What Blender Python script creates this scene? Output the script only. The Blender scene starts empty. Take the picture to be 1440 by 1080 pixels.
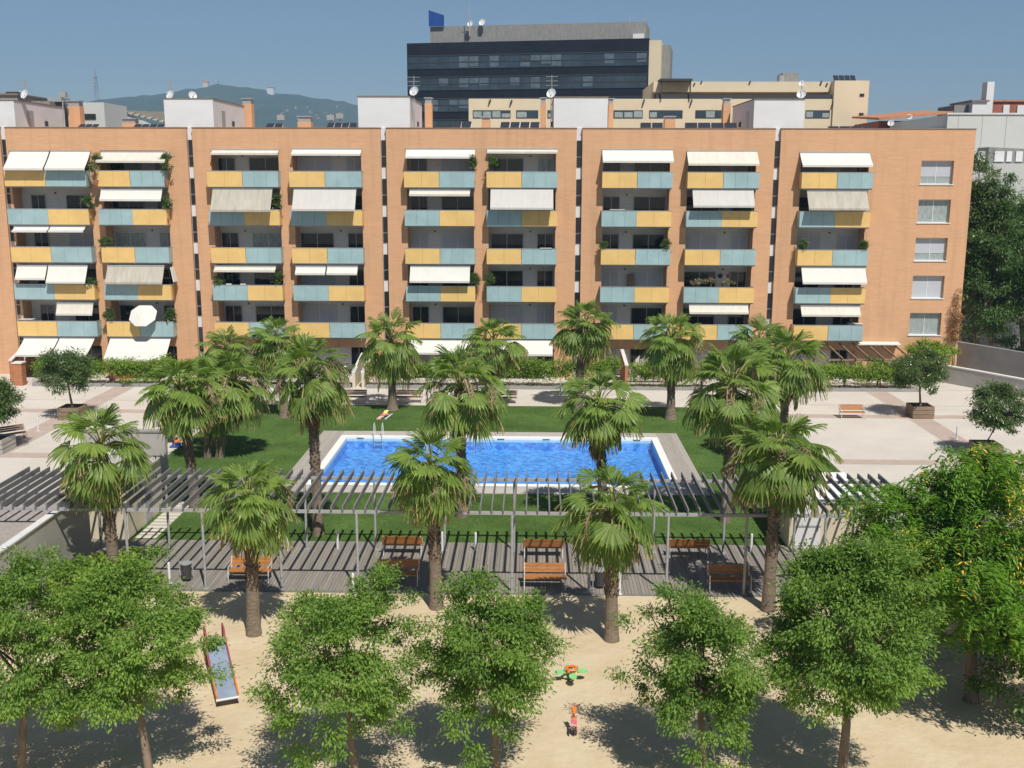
import bpy, math, random
import numpy as np
from mathutils import Vector, Matrix

# ------------------------------------------------------------------ camera, world, sun
S = bpy.context.scene
COL = S.collection
F_, PIT, YAW, ROL, HC = 1480.0, .1946, .0207, .0026, 16.2
Dv = Vector((-math.sin(YAW)*math.cos(PIT), math.cos(YAW)*math.cos(PIT), -math.sin(PIT)))
Rv = Vector((math.cos(YAW), math.sin(YAW), 0))
Uv = Rv.cross(Dv)
R2 = Rv*math.cos(ROL)+Uv*math.sin(ROL)
U2 = Uv*math.cos(ROL)-Rv*math.sin(ROL)
cam = bpy.data.cameras.new('camera'); co = bpy.data.objects.new('camera', cam); COL.objects.link(co)
cam.lens = 36*F_/1440; cam.sensor_width = 36; cam.clip_end = 9000; cam.clip_start = .1
co.matrix_world = Matrix(((R2.x, U2.x, -Dv.x, 0), (R2.y, U2.y, -Dv.y, 0), (R2.z, U2.z, -Dv.z, HC), (0, 0, 0, 1)))
S.camera = co
SUND = Vector((-.27, .64, -1)).normalized()          # direction the light travels
EL = math.asin(-SUND.z); ROT = math.atan2(-SUND.x, -SUND.y)
w = bpy.data.worlds.new("World"); S.world = w; w.use_nodes = True
nt = w.node_tree; bg = nt.nodes['Background']
sky = nt.nodes.new('ShaderNodeTexSky'); sky.sky_type = 'NISHITA'; sky.sun_disc = False
sky.sun_elevation = EL; sky.sun_rotation = ROT; sky.altitude = 50
sky.air_density = 1.0; sky.dust_density = .6; sky.ozone_density = 3.0
nt.links.new(sky.outputs[0], bg.inputs[0]); bg.inputs[1].default_value = .062
sl = bpy.data.lights.new('sun', 'SUN'); sl.energy = 4.9; sl.angle = math.radians(.5); sl.color = (1, .95, .86)
so = bpy.data.objects.new('sun', sl); COL.objects.link(so); so.rotation_euler = SUND.to_track_quat('-Z', 'Y').to_euler()
S.view_settings.view_transform = 'Standard'; S.view_settings.look = 'None'
S.view_settings.exposure = 0.14; S.view_settings.gamma = 1
S.render.engine = 'CYCLES'
S.cycles.max_bounces = 6; S.cycles.transparent_max_bounces = 8; S.cycles.diffuse_bounces = 3
S.cycles.volume_bounces = 0

# ------------------------------------------------------------------ pixel -> world (where a thing stands in the photographed place)
def ray(px, py):
    a, b = px-720, py-540
    return Dv*F_ + R2*a - U2*b
def G(px, py, z=0.0):
    r = ray(px, py); t = (z-HC)/r.z
    return Vector((r.x*t, r.y*t, z))
def P(px, py, Y):
    r = ray(px, py); t = Y/r.y
    return Vector((r.x*t, Y, HC+r.z*t))
def scl(Y, z=0):   # pixels per metre there
    return F_/(Y*math.cos(PIT)+(HC-z)*math.sin(PIT))

# ------------------------------------------------------------------ materials
def new_mat(name):
    m = bpy.data.materials.new(name); m.use_nodes = True
    n = m.node_tree.nodes; b = n['Principled BSDF']
    return m, m.node_tree, b
def mat(name, col, rough=.8, var=.0, scale=3.0, stretch=(1, 1, 1), metal=0, spec=.3, bump=0, bscale=None, detail=4, col2=None, island=0, fine=0):
    m, t, b = new_mat(name)
    b.inputs['Roughness'].default_value = rough; b.inputs['Metallic'].default_value = metal
    b.inputs['Specular IOR Level'].default_value = spec
    c2 = col2 if col2 else tuple(min(1, c*(1-var)) for c in col)
    c1 = col if col2 else tuple(min(1, c*(1+var*.6)) for c in col)
    if var or col2 or bump or island:
        tc = t.nodes.new('ShaderNodeTexCoord'); mp = t.nodes.new('ShaderNodeMapping'); mp.inputs['Scale'].default_value = stretch
        t.links.new(tc.outputs['Object'], mp.inputs[0])
        no = t.nodes.new('ShaderNodeTexNoise'); no.inputs['Scale'].default_value = scale; no.inputs['Detail'].default_value = detail
        no.inputs['Roughness'].default_value = .65
        t.links.new(mp.outputs[0], no.inputs['Vector'])
        rp = t.nodes.new('ShaderNodeMapRange'); rp.inputs[1].default_value = .3; rp.inputs[2].default_value = .7
        t.links.new(no.outputs[0], rp.inputs[0])
        fac = rp.outputs[0]
        if fine:
            n2 = t.nodes.new('ShaderNodeTexNoise'); n2.inputs['Scale'].default_value = scale*9; n2.inputs['Detail'].default_value = 2
            t.links.new(mp.outputs[0], n2.inputs['Vector'])
            mm = t.nodes.new('ShaderNodeMath'); mm.operation = 'MULTIPLY_ADD'; mm.inputs[1].default_value = fine; mm.inputs[2].default_value = -fine*.5
            t.links.new(n2.outputs[0], mm.inputs[0])
            ad = t.nodes.new('ShaderNodeMath'); ad.operation = 'ADD'; ad.use_clamp = True
            t.links.new(fac, ad.inputs[0]); t.links.new(mm.outputs[0], ad.inputs[1]); fac = ad.outputs[0]
        if island:
            g = t.nodes.new('ShaderNodeNewGeometry')
            mx0 = t.nodes.new('ShaderNodeMath'); mx0.operation = 'MULTIPLY'; mx0.inputs[1].default_value = island
            t.links.new(g.outputs['Random Per Island'], mx0.inputs[0])
            mx1 = t.nodes.new('ShaderNodeMath'); mx1.operation = 'MULTIPLY_ADD'; mx1.inputs[1].default_value = 1-island
            t.links.new(fac, mx1.inputs[0]); t.links.new(mx0.outputs[0], mx1.inputs[2]); fac = mx1.outputs[0]
        mx = t.nodes.new('ShaderNodeMix'); mx.data_type = 'RGBA'
        mx.inputs[6].default_value = (*c2, 1); mx.inputs[7].default_value = (*c1, 1)
        t.links.new(fac, mx.inputs[0]); t.links.new(mx.outputs[2], b.inputs['Base Color'])
        if bump:
            n3 = t.nodes.new('ShaderNodeTexNoise'); n3.inputs['Scale'].default_value = bscale or scale*4; n3.inputs['Detail'].default_value = 4
            t.links.new(mp.outputs[0], n3.inputs['Vector'])
            bp = t.nodes.new('ShaderNodeBump'); bp.inputs['Strength'].default_value = bump; bp.inputs['Distance'].default_value = .05
            t.links.new(n3.outputs[0], bp.inputs['Height']); t.links.new(bp.outputs[0], b.inputs['Normal'])
    else:
        b.inputs['Base Color'].default_value = (*col, 1)
    return m
def leafmat(name, dark, light, trans=.3, rough=.45, spec=.35):
    m, t, b = new_mat(name)
    g = t.nodes.new('ShaderNodeNewGeometry'); tc = t.nodes.new('ShaderNodeTexCoord')
    no = t.nodes.new('ShaderNodeTexNoise'); no.inputs['Scale'].default_value = 1.3; no.inputs['Detail'].default_value = 2
    t.links.new(tc.outputs['Object'], no.inputs['Vector'])
    oi = t.nodes.new('ShaderNodeObjectInfo')
    a = t.nodes.new('ShaderNodeMath'); a.operation = 'MULTIPLY_ADD'; a.inputs[1].default_value = .55
    t.links.new(g.outputs['Random Per Island'], a.inputs[0])
    a2 = t.nodes.new('ShaderNodeMath'); a2.operation = 'MULTIPLY_ADD'; a2.inputs[1].default_value = .9; a2.inputs[2].default_value = -.3
    t.links.new(no.outputs[0], a2.inputs[0])
    t.links.new(a2.outputs[0], a.inputs[2])
    a3 = t.nodes.new('ShaderNodeMath'); a3.operation = 'MULTIPLY_ADD'; a3.inputs[1].default_value = .22; a3.use_clamp = True
    t.links.new(oi.outputs['Random'], a3.inputs[0]); t.links.new(a.outputs[0], a3.inputs[2])
    mx = t.nodes.new('ShaderNodeMix'); mx.data_type = 'RGBA'; mx.inputs[6].default_value = (*dark, 1); mx.inputs[7].default_value = (*light, 1)
    t.links.new(a3.outputs[0], mx.inputs[0]); t.links.new(mx.outputs[2], b.inputs['Base Color'])
    b.inputs['Roughness'].default_value = rough; b.inputs['Specular IOR Level'].default_value = spec
    tr = t.nodes.new('ShaderNodeBsdfTranslucent')
    mt = t.nodes.new('ShaderNodeMix'); mt.data_type = 'RGBA'; mt.blend_type = 'MULTIPLY'; mt.inputs[0].default_value = 1
    mt.inputs[7].default_value = (1.5, 1.7, .6, 1)
    t.links.new(mx.outputs[2], mt.inputs[6]); t.links.new(mt.outputs[2], tr.inputs[0])
    ms = t.nodes.new('ShaderNodeMixShader'); ms.inputs[0].default_value = trans
    t.links.new(b.outputs[0], ms.inputs[1]); t.links.new(tr.outputs[0], ms.inputs[2])
    t.links.new(ms.outputs[0], t.nodes['Material Output'].inputs[0])
    return m
M = {}
M['brick'] = mat('brick', (.62, .36, .205), .85, .10, 1.1, (1, 1, 7), detail=6, fine=.5, bump=.15, bscale=18)
def weather(m, amt=.16):
    t = m.node_tree; b = t.nodes['Principled BSDF']; src = b.inputs['Base Color'].links[0].from_socket
    tc = t.nodes.new('ShaderNodeTexCoord'); mp = t.nodes.new('ShaderNodeMapping'); mp.inputs['Scale'].default_value = (1.6, 1.6, .12)
    no = t.nodes.new('ShaderNodeTexNoise'); no.inputs['Scale'].default_value = 1.0; no.inputs['Detail'].default_value = 5
    t.links.new(tc.outputs['Object'], mp.inputs[0]); t.links.new(mp.outputs[0], no.inputs['Vector'])
    rg_ = t.nodes.new('ShaderNodeMapRange'); rg_.inputs[1].default_value = .5; rg_.inputs[2].default_value = .75; rg_.inputs[3].default_value = 0; rg_.inputs[4].default_value = amt
    t.links.new(no.outputs[0], rg_.inputs[0])
    mx = t.nodes.new('ShaderNodeMix'); mx.data_type = 'RGBA'; mx.inputs[7].default_value = (.30, .20, .13, 1)
    t.links.new(rg_.outputs[0], mx.inputs[0]); t.links.new(src, mx.inputs[6]); t.links.new(mx.outputs[2], b.inputs['Base Color'])
weather(M['brick'], .28)
M['brick_dark'] = mat('brick_garden', (.42, .18, .09), .85, .2, 2, (1, 1, 6), fine=.5)
M['coping'] = mat('coping', (.23, .17, .13), .7, .2, 2)
M['stone'] = mat('loggia_stone', (.64, .63, .62), .7, .10, 1.5, (1, 1, 5), fine=.3)
M['yellow'] = mat('yellow_panel', (.74, .50, .19), .5, .1, .9, fine=.15, spec=.3)
M['glass_panel'] = mat('frosted_glass_panel', (.33, .47, .49), .3, .14, .7, fine=.1, spec=.5)
M['slab'] = mat('concrete_slab', (.36, .35, .34), .8, .1)
M['metal'] = mat('grey_metal', (.42, .43, .44), .45, .1, 5, metal=.35, spec=.5)
M['metal_dark'] = mat('dark_metal', (.05, .05, .055), .5, spec=.4)
M['steel_post'] = mat('painted_steel', (.34, .34, .35), .5, .15, 6, spec=.4)
M['white'] = mat('white_render', (.66, .66, .67), .75, .06, .5, (1, 1, 2), fine=.2)
M['white_frame'] = mat('white_frame', (.66, .67, .68), .5, spec=.4)
M['dark_glass'] = mat('dark_window_glass', (.022, .026, .03), .08, .5, .4, spec=.7)
M['blue_glass'] = mat('tinted_glass', (.03, .05, .07), .1, .5, .25, spec=.8)
M['shutter'] = mat('roller_shutter', (.46, .48, .52), .6, .07, 1, (1, 1, 12))
M['curtain'] = mat('curtained_glass', (.33, .38, .37), .35, .45, 3, (5, 1, .6), spec=.5)
M['aw_white'] = mat('awning_white', (.63, .62, .58), .8, .06, 1.2, fine=.1)
M['aw_cream'] = mat('awning_cream', (.60, .57, .50), .85, .1, 1.2, (3, 1, .5), fine=.1)
M['aw_grey'] = mat('awning_grey', (.52, .505, .48), .85, .08, 1.2, (3, 1, .5), fine=.1)
M['aw_beige'] = mat('awning_weathered', (.43, .40, .34), .9, .2, 1.0, (4, 1, .4), fine=.2)
M['tower_wall'] = mat('black_cladding', (.014, .018, .026), .35, .3, .3, spec=.3)
M['tower_blind'] = mat('drawn_blind', (.10, .14, .17), .4, .3, 1)
M['solar'] = mat('solar_panel', (.035, .04, .05), .15, .2, 4, spec=.7)
M['plaza'] = mat('plaza_concrete', (.56, .515, .46), .9, .10, .22, fine=.35, bump=.1, bscale=3, spec=.2)
M['band'] = mat('paving_band', (.44, .35, .30), .9, .12, .8, fine=.3)
M['sand'] = mat('sand', (.58, .485, .335), .95, .10, .5, fine=.45, bump=1.0, bscale=2.4, spec=.1, col2=(.50, .395, .255))
M['grass'] = mat('lawn_grass', (.10, .17, .042), .95, .35, .35, fine=.5, bump=.8, bscale=14, spec=.1, col2=(.05, .092, .022))
M['blade'] = leafmat('grass_blade', (.06, .12, .02), (.13, .23, .05), .3, .7, .15)
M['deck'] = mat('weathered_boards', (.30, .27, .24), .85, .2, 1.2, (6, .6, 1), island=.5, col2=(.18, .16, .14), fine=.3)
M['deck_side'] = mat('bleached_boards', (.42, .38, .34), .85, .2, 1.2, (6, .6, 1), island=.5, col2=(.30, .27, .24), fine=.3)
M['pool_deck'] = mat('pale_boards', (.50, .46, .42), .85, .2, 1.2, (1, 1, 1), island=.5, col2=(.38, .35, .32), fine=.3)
M['coping_white'] = mat('pool_coping', (.80, .78, .74), .6, .06, 3)
M['rafter'] = mat('weathered_timber', (.19, .185, .185), .8, .25, 3, (1, .3, 1), fine=.3)
M['wood_slat'] = mat('varnished_slat', (.40, .165, .05), .45, .3, 4, (.4, 3, 3), spec=.4, fine=.3)
M['wood_old'] = mat('old_planks', (.26, .19, .13), .85, .3, 3, (.4, 1, 4), fine=.4)
M['bench_dark'] = mat('dark_slat', (.20, .10, .06), .6, .3, 4)
M['white_leg'] = mat('white_steel', (.6, .6, .58), .4, spec=.5)
M['concrete'] = mat('concrete_wall', (.42, .40, .37), .85, .14, .7, fine=.35, bump=.1)
M['concrete_dark'] = mat('dark_concrete', (.30, .29, .28), .85, .14, .7, fine=.35)
M['beige'] = mat('beige_render', (.62, .55, .42), .85, .1, 1.5, fine=.3)
M['gravel'] = mat('roof_gravel', (.36, .32, .29), .95, .3, 9, fine=.8, bump=.6, bscale=30)
M['white_roof'] = mat('white_membrane', (.78, .79, .82), .6, .05, 1)
M['soil'] = mat('soil', (.10, .07, .045), .95, .3, 6, bump=.5)
M['bark'] = mat('bark', (.22, .17, .125), .9, .35, 4, (1, 1, .4), fine=.5, bump=.6, bscale=14)
M['palm_trunk'] = mat('palm_trunk', (.23, .18, .135), .9, .4, 5, (1, 1, 3), fine=.6, bump=.8, bscale=16)
M['palm_boot'] = mat('palm_leaf_base', (.27, .18, .12), .85, .4, 6, island=.7, col2=(.09, .06, .045))
M['frond'] = leafmat('palm_frond', (.075, .135, .025), (.265, .36, .078), .36, .45, .3)
M['frond_tip'] = leafmat('palm_frond_tip', (.20, .18, .07), (.50, .38, .19), .25, .6, .2)
M['frond_dead'] = leafmat('dead_frond', (.14, .07, .03), (.46, .25, .11), .2, .8, .1)
M['petiole'] = mat('petiole', (.28, .27, .09), .5, .2, 4)
M['tan_stalk'] = leafmat('flower_stalk', (.24, .17, .10), (.46, .36, .24), .1, .8, .1)
M['leaf_front'] = leafmat('hackberry_leaf', (.065, .14, .028), (.28, .41, .085), .38, .55, .2)
M['leaf_tipu'] = leafmat('feathery_leaf', (.06, .15, .022), (.22, .38, .055), .38, .5, .25)
M['leaf_dark'] = leafmat('dark_leaf', (.03, .075, .018), (.12, .20, .05), .3)
M['leaf_hedge'] = leafmat('hedge_leaf', (.07, .14, .015), (.27, .38, .05), .3)
M['leaf_ficus'] = leafmat('glossy_leaf', (.045, .085, .025), (.14, .21, .06), .25, .3, .5)
M['flower'] = mat('yellow_blossom', (.66, .43, .06), .7, .3, 6)
M['flower_red'] = mat('orange_blossom', (.75, .13, .03), .7, .3, 6)
M['dry'] = leafmat('dry_foliage', (.12, .10, .06), (.30, .26, .16), .2)
M['red'] = mat('red_paint', (.34, .07, .09), .35, .15, 5, spec=.5)
M['orange'] = mat('orange_plastic', (.80, .20, .03), .4, .1, 6, spec=.5)
M['green_pl'] = mat('green_plastic', (.22, .62, .22), .4, .1, 6, spec=.5)
M['yellow_pl'] = mat('yellow_plastic', (.78, .62, .08), .4, .1, 6, spec=.5)
M['pink_pl'] = mat('pink_plastic', (.65, .16, .20), .4, .1, 6, spec=.5)
M['slide_steel'] = mat('polished_steel', (.34, .42, .54), .32, .15, 2, metal=.25, spec=.6)
M['cream_render'] = mat('cream_render', (.66, .56, .40), .8, .06, .3, fine=.15)
M['city'] = mat('city_ground', (.20, .19, .17), .9, .3, .02)
M['hill'] = mat('hillside', (.06, .085, .04), .95, .3, .006, fine=.8, col2=(.035, .05, .03), detail=8)
M['roof_tile'] = mat('roof_tile', (.45, .20, .11), .85, .25, 2)
M['red_brick'] = mat('red_brick_wall', (.33, .12, .08), .85, .2, 1)
M['pale_wall'] = mat('pale_grey_wall', (.54, .55, .53), .8, .05, .4, (1, 1, 1), fine=.2)
M['louvre'] = mat('grey_louvre', (.25, .25, .24), .7, .2, 1.0, (4, 1, 1))
M['blue_sign'] = mat('blue_sign', (.02, .07, .28), .5, .2, 1)
M['blue_fabric'] = mat('blue_cloth', (.05, .10, .35), .8, .3, 6)
M['black_fabric'] = mat('black_cloth', (.02, .02, .03), .8)
M['towel_pink'] = mat('pink_towel', (.70, .42, .38), .95, .2, 5, (6, 1, 1))
M['towel_white'] = mat('pale_towel', (.68, .68, .74), .95, .25, 5, (1, 7, 1), col2=(.35, .38, .6))
M['towel_yellow'] = mat('yellow_towel', (.72, .75, .22), .95, .1)
M['sea_pot'] = mat('clay_pot', (.35, .14, .07), .85, .1)
M['rubber'] = mat('rubber', (.02, .02, .02), .7)
# pool tiles and water
def pool_tile():  # light and dark cells paint the water's caustic sparkle into the tile colour
    m, t, b = new_mat('pool_sparkle_tile')
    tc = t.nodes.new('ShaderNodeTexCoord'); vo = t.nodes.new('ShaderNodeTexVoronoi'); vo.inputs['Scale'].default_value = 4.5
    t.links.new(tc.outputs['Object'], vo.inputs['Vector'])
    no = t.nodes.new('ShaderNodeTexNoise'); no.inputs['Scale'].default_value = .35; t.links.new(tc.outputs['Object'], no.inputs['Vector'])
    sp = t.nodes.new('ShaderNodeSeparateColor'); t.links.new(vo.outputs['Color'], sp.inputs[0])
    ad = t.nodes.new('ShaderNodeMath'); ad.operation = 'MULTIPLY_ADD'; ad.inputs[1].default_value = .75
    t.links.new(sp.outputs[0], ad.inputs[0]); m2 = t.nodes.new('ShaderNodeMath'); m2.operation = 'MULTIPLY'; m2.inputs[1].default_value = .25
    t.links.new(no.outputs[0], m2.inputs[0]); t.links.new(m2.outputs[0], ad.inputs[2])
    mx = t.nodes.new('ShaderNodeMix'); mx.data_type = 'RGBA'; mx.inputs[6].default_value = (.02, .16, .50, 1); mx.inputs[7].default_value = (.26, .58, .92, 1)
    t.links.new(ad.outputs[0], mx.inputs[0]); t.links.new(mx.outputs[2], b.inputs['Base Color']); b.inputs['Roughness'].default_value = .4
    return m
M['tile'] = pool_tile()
def water():
    m, t, b = new_mat('pool_water')
    out = t.nodes['Material Output']
    tc = t.nodes.new('ShaderNodeTexCoord')
    n1 = t.nodes.new('ShaderNodeTexNoise'); n1.inputs['Scale'].default_value = 3.6; n1.inputs['Detail'].default_value = 3; n1.inputs['Distortion'].default_value = .6
    t.links.new(tc.outputs['Object'], n1.inputs['Vector'])
    bp = t.nodes.new('ShaderNodeBump'); bp.inputs['Strength'].default_value = 1.0; bp.inputs['Distance'].default_value = .06
    t.links.new(n1.outputs[0], bp.inputs['Height'])
    tr = t.nodes.new('ShaderNodeBsdfTransparent'); tr.inputs[0].default_value = (.62, .86, 1, 1)
    gl = t.nodes.new('ShaderNodeBsdfGlossy'); gl.inputs['Roughness'].default_value = .06; t.links.new(bp.outputs[0], gl.inputs['Normal'])
    fr = t.nodes.new('ShaderNodeFresnel'); fr.inputs[0].default_value = 1.33; t.links.new(bp.outputs[0], fr.inputs['Normal'])
    fm = t.nodes.new('ShaderNodeMath'); fm.operation = 'MULTIPLY'; fm.inputs[1].default_value = .8; t.links.new(fr.outputs[0], fm.inputs[0])
    ms = t.nodes.new('ShaderNodeMixShader'); t.links.new(fm.outputs[0], ms.inputs[0]); t.links.new(tr.outputs[0], ms.inputs[1]); t.links.new(gl.outputs[0], ms.inputs[2])
    t.links.new(ms.outputs[0], out.inputs[0])
    return m
M['water'] = water()

# ------------------------------------------------------------------ mesh helpers
class MB:
    def __init__(s): s.v = []; s.f = []; s.m = []; s.cur = 0
    def poly(s, pts):
        i = len(s.v); s.v += [tuple(p) for p in pts]; s.f.append(tuple(range(i, i+len(pts)))); s.m.append(s.cur); return s
    def box(s, x0, x1, y0, y1, z0, z1, rz=0, c=None):
        pts = [(x0, y0, z0), (x1, y0, z0), (x1, y1, z0), (x0, y1, z0), (x0, y0, z1), (x1, y0, z1), (x1, y1, z1), (x0, y1, z1)]
        if rz:
            cx, cy = c if c else ((x0+x1)/2, (y0+y1)/2); ca, sa = math.cos(rz), math.sin(rz)
            pts = [(cx+(x-cx)*ca-(y-cy)*sa, cy+(x-cx)*sa+(y-cy)*ca, z) for x, y, z in pts]
        return s.hexa(pts)
    def hexa(s, pts):
        i = len(s.v); s.v += [tuple(p) for p in pts]
        for q in ((3, 2, 1, 0), (4, 5, 6, 7), (0, 1, 5, 4), (1, 2, 6, 5), (2, 3, 7, 6), (3, 0, 4, 7)):
            s.f.append(tuple(i+k for k in q)); s.m.append(s.cur)
        return s
    def bar(s, a, b, w=.05, h=None, up=(0, 0, 1)):
        a = Vector(a); b = Vector(b); h = h or w; d = (b-a).normalized(); u = Vector(up)
        if abs(d.dot(u)) > .99: u = Vector((0, 1, 0))
        l = d.cross(u).normalized()*w/2; u = l.cross(d).normalized()*h/2
        return s.hexa([a-l-u, a+l-u, b+l-u, b-l-u, a-l+u, a+l+u, b+l+u, b-l+u])
    def tube(s, pts, r, n=10, cap=True):
        pts = [Vector(p) for p in pts]; rs = r if hasattr(r, '__len__') else [r]*len(pts)
        i0 = len(s.v)
        for k, p in enumerate(pts):
            d = (pts[min(k+1, len(pts)-1)]-pts[max(k-1, 0)]).normalized()
            u = Vector((0, 0, 1)) if abs(d.z) < .95 else Vector((1, 0, 0))
            l = d.cross(u).normalized(); u = l.cross(d)
            for j in range(n):
                a = 2*math.pi*j/n; s.v.append(tuple(p+(l*math.cos(a)+u*math.sin(a))*rs[k]))
        for k in range(len(pts)-1):
            for j in range(n):
                a = i0+k*n+j; b = i0+k*n+(j+1) % n
                s.f.append((a, b, b+n, a+n)); s.m.append(s.cur)
        if cap:
            s.f.append(tuple(i0+j for j in range(n))[::-1]); s.f.append(tuple(i0+(len(pts)-1)*n+j for j in range(n))); s.m += [s.cur]*2
        return s
    def dome(s, c, rx, ry, rz, n=14, m=7, full=False):
        i0 = len(s.v); lo = -math.pi/2 if full else 0
        for k in range(m+1):
            e = lo+(math.pi/2-lo)*k/m
            for j in range(n):
                a = 2*math.pi*j/n; s.v.append((c[0]+rx*math.cos(e)*math.cos(a), c[1]+ry*math.cos(e)*math.sin(a), c[2]+rz*math.sin(e)))
        for k in range(m):
            for j in range(n):
                a = i0+k*n+j; b = i0+k*n+(j+1) % n; s.f.append((a, b, b+n, a+n)); s.m.append(s.cur)
        return s
    def build(s, name, mats, parent=None, smooth=False):
        me = bpy.data.meshes.new(name); me.from_pydata(s.v, [], s.f)
        mats = mats if isinstance(mats, (list, tuple)) else [mats]
        for q in mats: me.materials.append(q)
        if any(s.m): me.polygons.foreach_set('material_index', s.m)
        if smooth: me.polygons.foreach_set('use_smooth', [True]*len(s.f))
        me.update()
        return link(name, me, parent)
def link(name, me, parent=None):
    o = bpy.data.objects.new(name, me); COL.objects.link(o)
    if parent:
        o.parent = parent
        if parent.type == 'EMPTY' and me is not None and parent.get('_w'):
            o.matrix_parent_inverse = parent.matrix_basis.inverted()
    return o
def tag(o, label=None, cat=None, group=None, kind=None):
    if label: o['label'] = label
    if cat: o['category'] = cat
    if group: o['group'] = group
    if kind: o['kind'] = kind
    return o
def thing(name, loc, label, cat, group=None):
    """Empty at the base; children are built in world coordinates"""
    o = bpy.data.objects.new(name, None); COL.objects.link(o); o.location = loc; o.empty_display_size = .3
    o.matrix_basis = Matrix.Translation(loc)
    T[o.name] = loc
    return tag(o, label, cat, group)
T = {}
def W(o, parent):          # keep world-coordinates mesh under a located empty
    root = parent
    off = Vector((0, 0, 0))
    while root is not None:
        off += root.location; root = root.parent
    o.location = o.location - off
    o.parent = parent
    return o
def part(mb, name, mats, parent, smooth=False):
    o = mb.build(name, mats, None, smooth); return W(o, parent)
def single(mb, name, mats, label, cat, group=None, smooth=False, kind=None):
    """one mesh thing, origin moved to its base centre"""
    v = np.array(mb.v); c = (v.min(0)+v.max(0))/2; c[2] = v[:, 2].min()
    mb.v = [tuple(q) for q in (v-c)]
    o = mb.build(name, mats, None, smooth); o.location = c
    return tag(o, label, cat, group, kind)
def struct(mb, name, mats, smooth=False):
    return tag(mb.build(name, mats, None, smooth), kind='structure')
def copy_tree(o, parent=None):
    c = o.copy(); COL.objects.link(c); c.parent = parent
    for ch in list(o.children): copy_tree(ch, c)
    return c
def npmesh(name, V, Q, mats, mi=None):
    me = bpy.data.meshes.new(name); n = len(Q); k = Q.shape[1]
    me.vertices.add(len(V)); me.vertices.foreach_set('co', np.asarray(V, np.float32).ravel())
    me.loops.add(n*k); me.loops.foreach_set('vertex_index', Q.astype(np.int32).ravel())
    me.polygons.add(n); me.polygons.foreach_set('loop_start', np.arange(0, n*k, k, dtype=np.int32))
    for q in (mats if isinstance(mats, (list, tuple)) else [mats]): me.materials.append(q)
    if mi is not None: me.polygons.foreach_set('material_index', mi.astype(np.int32))
    me.update(calc_edges=True); me.validate()
    return me

# ------------------------------------------------------------------ foliage
def leaves(pos, dirs, nrm, L, Wd):
    """rhombic leaves: pos base, dirs along, nrm approx normal"""
    side = np.cross(dirs, nrm); side /= np.linalg.norm(side, axis=1, keepdims=True)+1e-9
    n2 = np.cross(side, dirs)
    L = L[:, None]; Wd = Wd[:, None]
    a = pos; b = pos+dirs*L*.45+side*Wd*.5+n2*L*.06; c = pos+dirs*L-n2*L*.08; d = pos+dirs*L*.45-side*Wd*.5+n2*L*.06
    V = np.stack([a, b, c, d], 1).reshape(-1, 3)
    Q = np.arange(len(V)).reshape(-1, 4)
    return V, Q
def unit(a): return a/(np.linalg.norm(a, axis=-1, keepdims=True)+1e-9)
def crown_pts(rng, radii, ncl, cl_r, flat=.6, shell=.55, lump=.25):
    """cluster centres over an uneven ellipsoid"""
    d = unit(rng.normal(size=(ncl, 3)))
    d[:, 2] = np.where(d[:, 2] < -.85, -d[:, 2], d[:, 2])
    ph = rng.uniform(0, 6.28, 6)
    bump = 1+lump*(np.sin(d[:, 0]*3.1+ph[0])*np.sin(d[:, 1]*2.7+ph[1])+.6*np.sin(d[:, 2]*5+ph[2]+d[:, 0]*4))
    r = (shell+(1-shell)*rng.uniform(0, 1, ncl)**.6)*bump
    return d*r[:, None]*np.array(radii), d
def crown_mesh(name, seed, radii, ncl, per, cl_r, L, mats, flat=.65, droop=.5, lump=.22, shell=.5, aspect=.42, flowers=0, feather=False):
    rng = np.random.default_rng(seed)
    C, D = crown_pts(rng, radii, ncl, cl_r, lump=lump, shell=shell)
    idx = np.repeat(np.arange(ncl), per); n = len(idx)
    sz = rng.uniform(.6, 1.25, ncl)[idx]*cl_r
    off = rng.normal(size=(n, 3))*.5; off[:, 2] *= flat
    if feather:  # fern-like sprays: leaflets in rows along a few rachis lines
        spr = rng.integers(0, max(1, per//14), n)
        key = idx*97+spr
        rs = np.random.default_rng(seed+5); az = rs.uniform(0, 6.28, key.max()+1); el = rs.uniform(-.5, .5, key.max()+1)
        t = rng.uniform(.1, 1, n); a = az[key]; e = el[key]-t*.9
        ax = np.stack([np.cos(a)*np.cos(e), np.sin(a)*np.cos(e), np.sin(e)], 1)
        pos = C[idx]+ax*(t*sz*1.3)[:, None]+rng.normal(size=(n, 3))*.012
        sd = np.sign(rng.uniform(-1, 1, n))[:, None]
        lat = np.stack([-np.sin(a), np.cos(a), -.35*np.ones(n)], 1)*sd
        dirs = unit(lat+ax*.45)
        nrm = unit(np.stack([rng.normal(0, .25, n), rng.normal(0, .25, n), np.ones(n)], 1))
    else:
        pos = C[idx]+off*sz[:, None]
        dirs = unit(D[idx]*.5+off*.8+rng.normal(size=(n, 3))*.55+np.array([0, 0, -droop]))
        nrm = unit(D[idx]*.4+rng.normal(size=(n, 3))*.55+np.array([0, 0, .9]))
    LL = L*rng.uniform(.7, 1.35, n)
    V, Q = leaves(pos, dirs, nrm, LL, LL*aspect)
    mi = np.zeros(n)
    if flowers:
        fc = rng.uniform(size=ncl) < flowers
        fl = fc[idx] & (rng.uniform(size=n) < .45) & (off[:, 2] > .05)
        mi[fl] = 1
    return npmesh(name, V, Q, mats, mi), C
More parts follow.
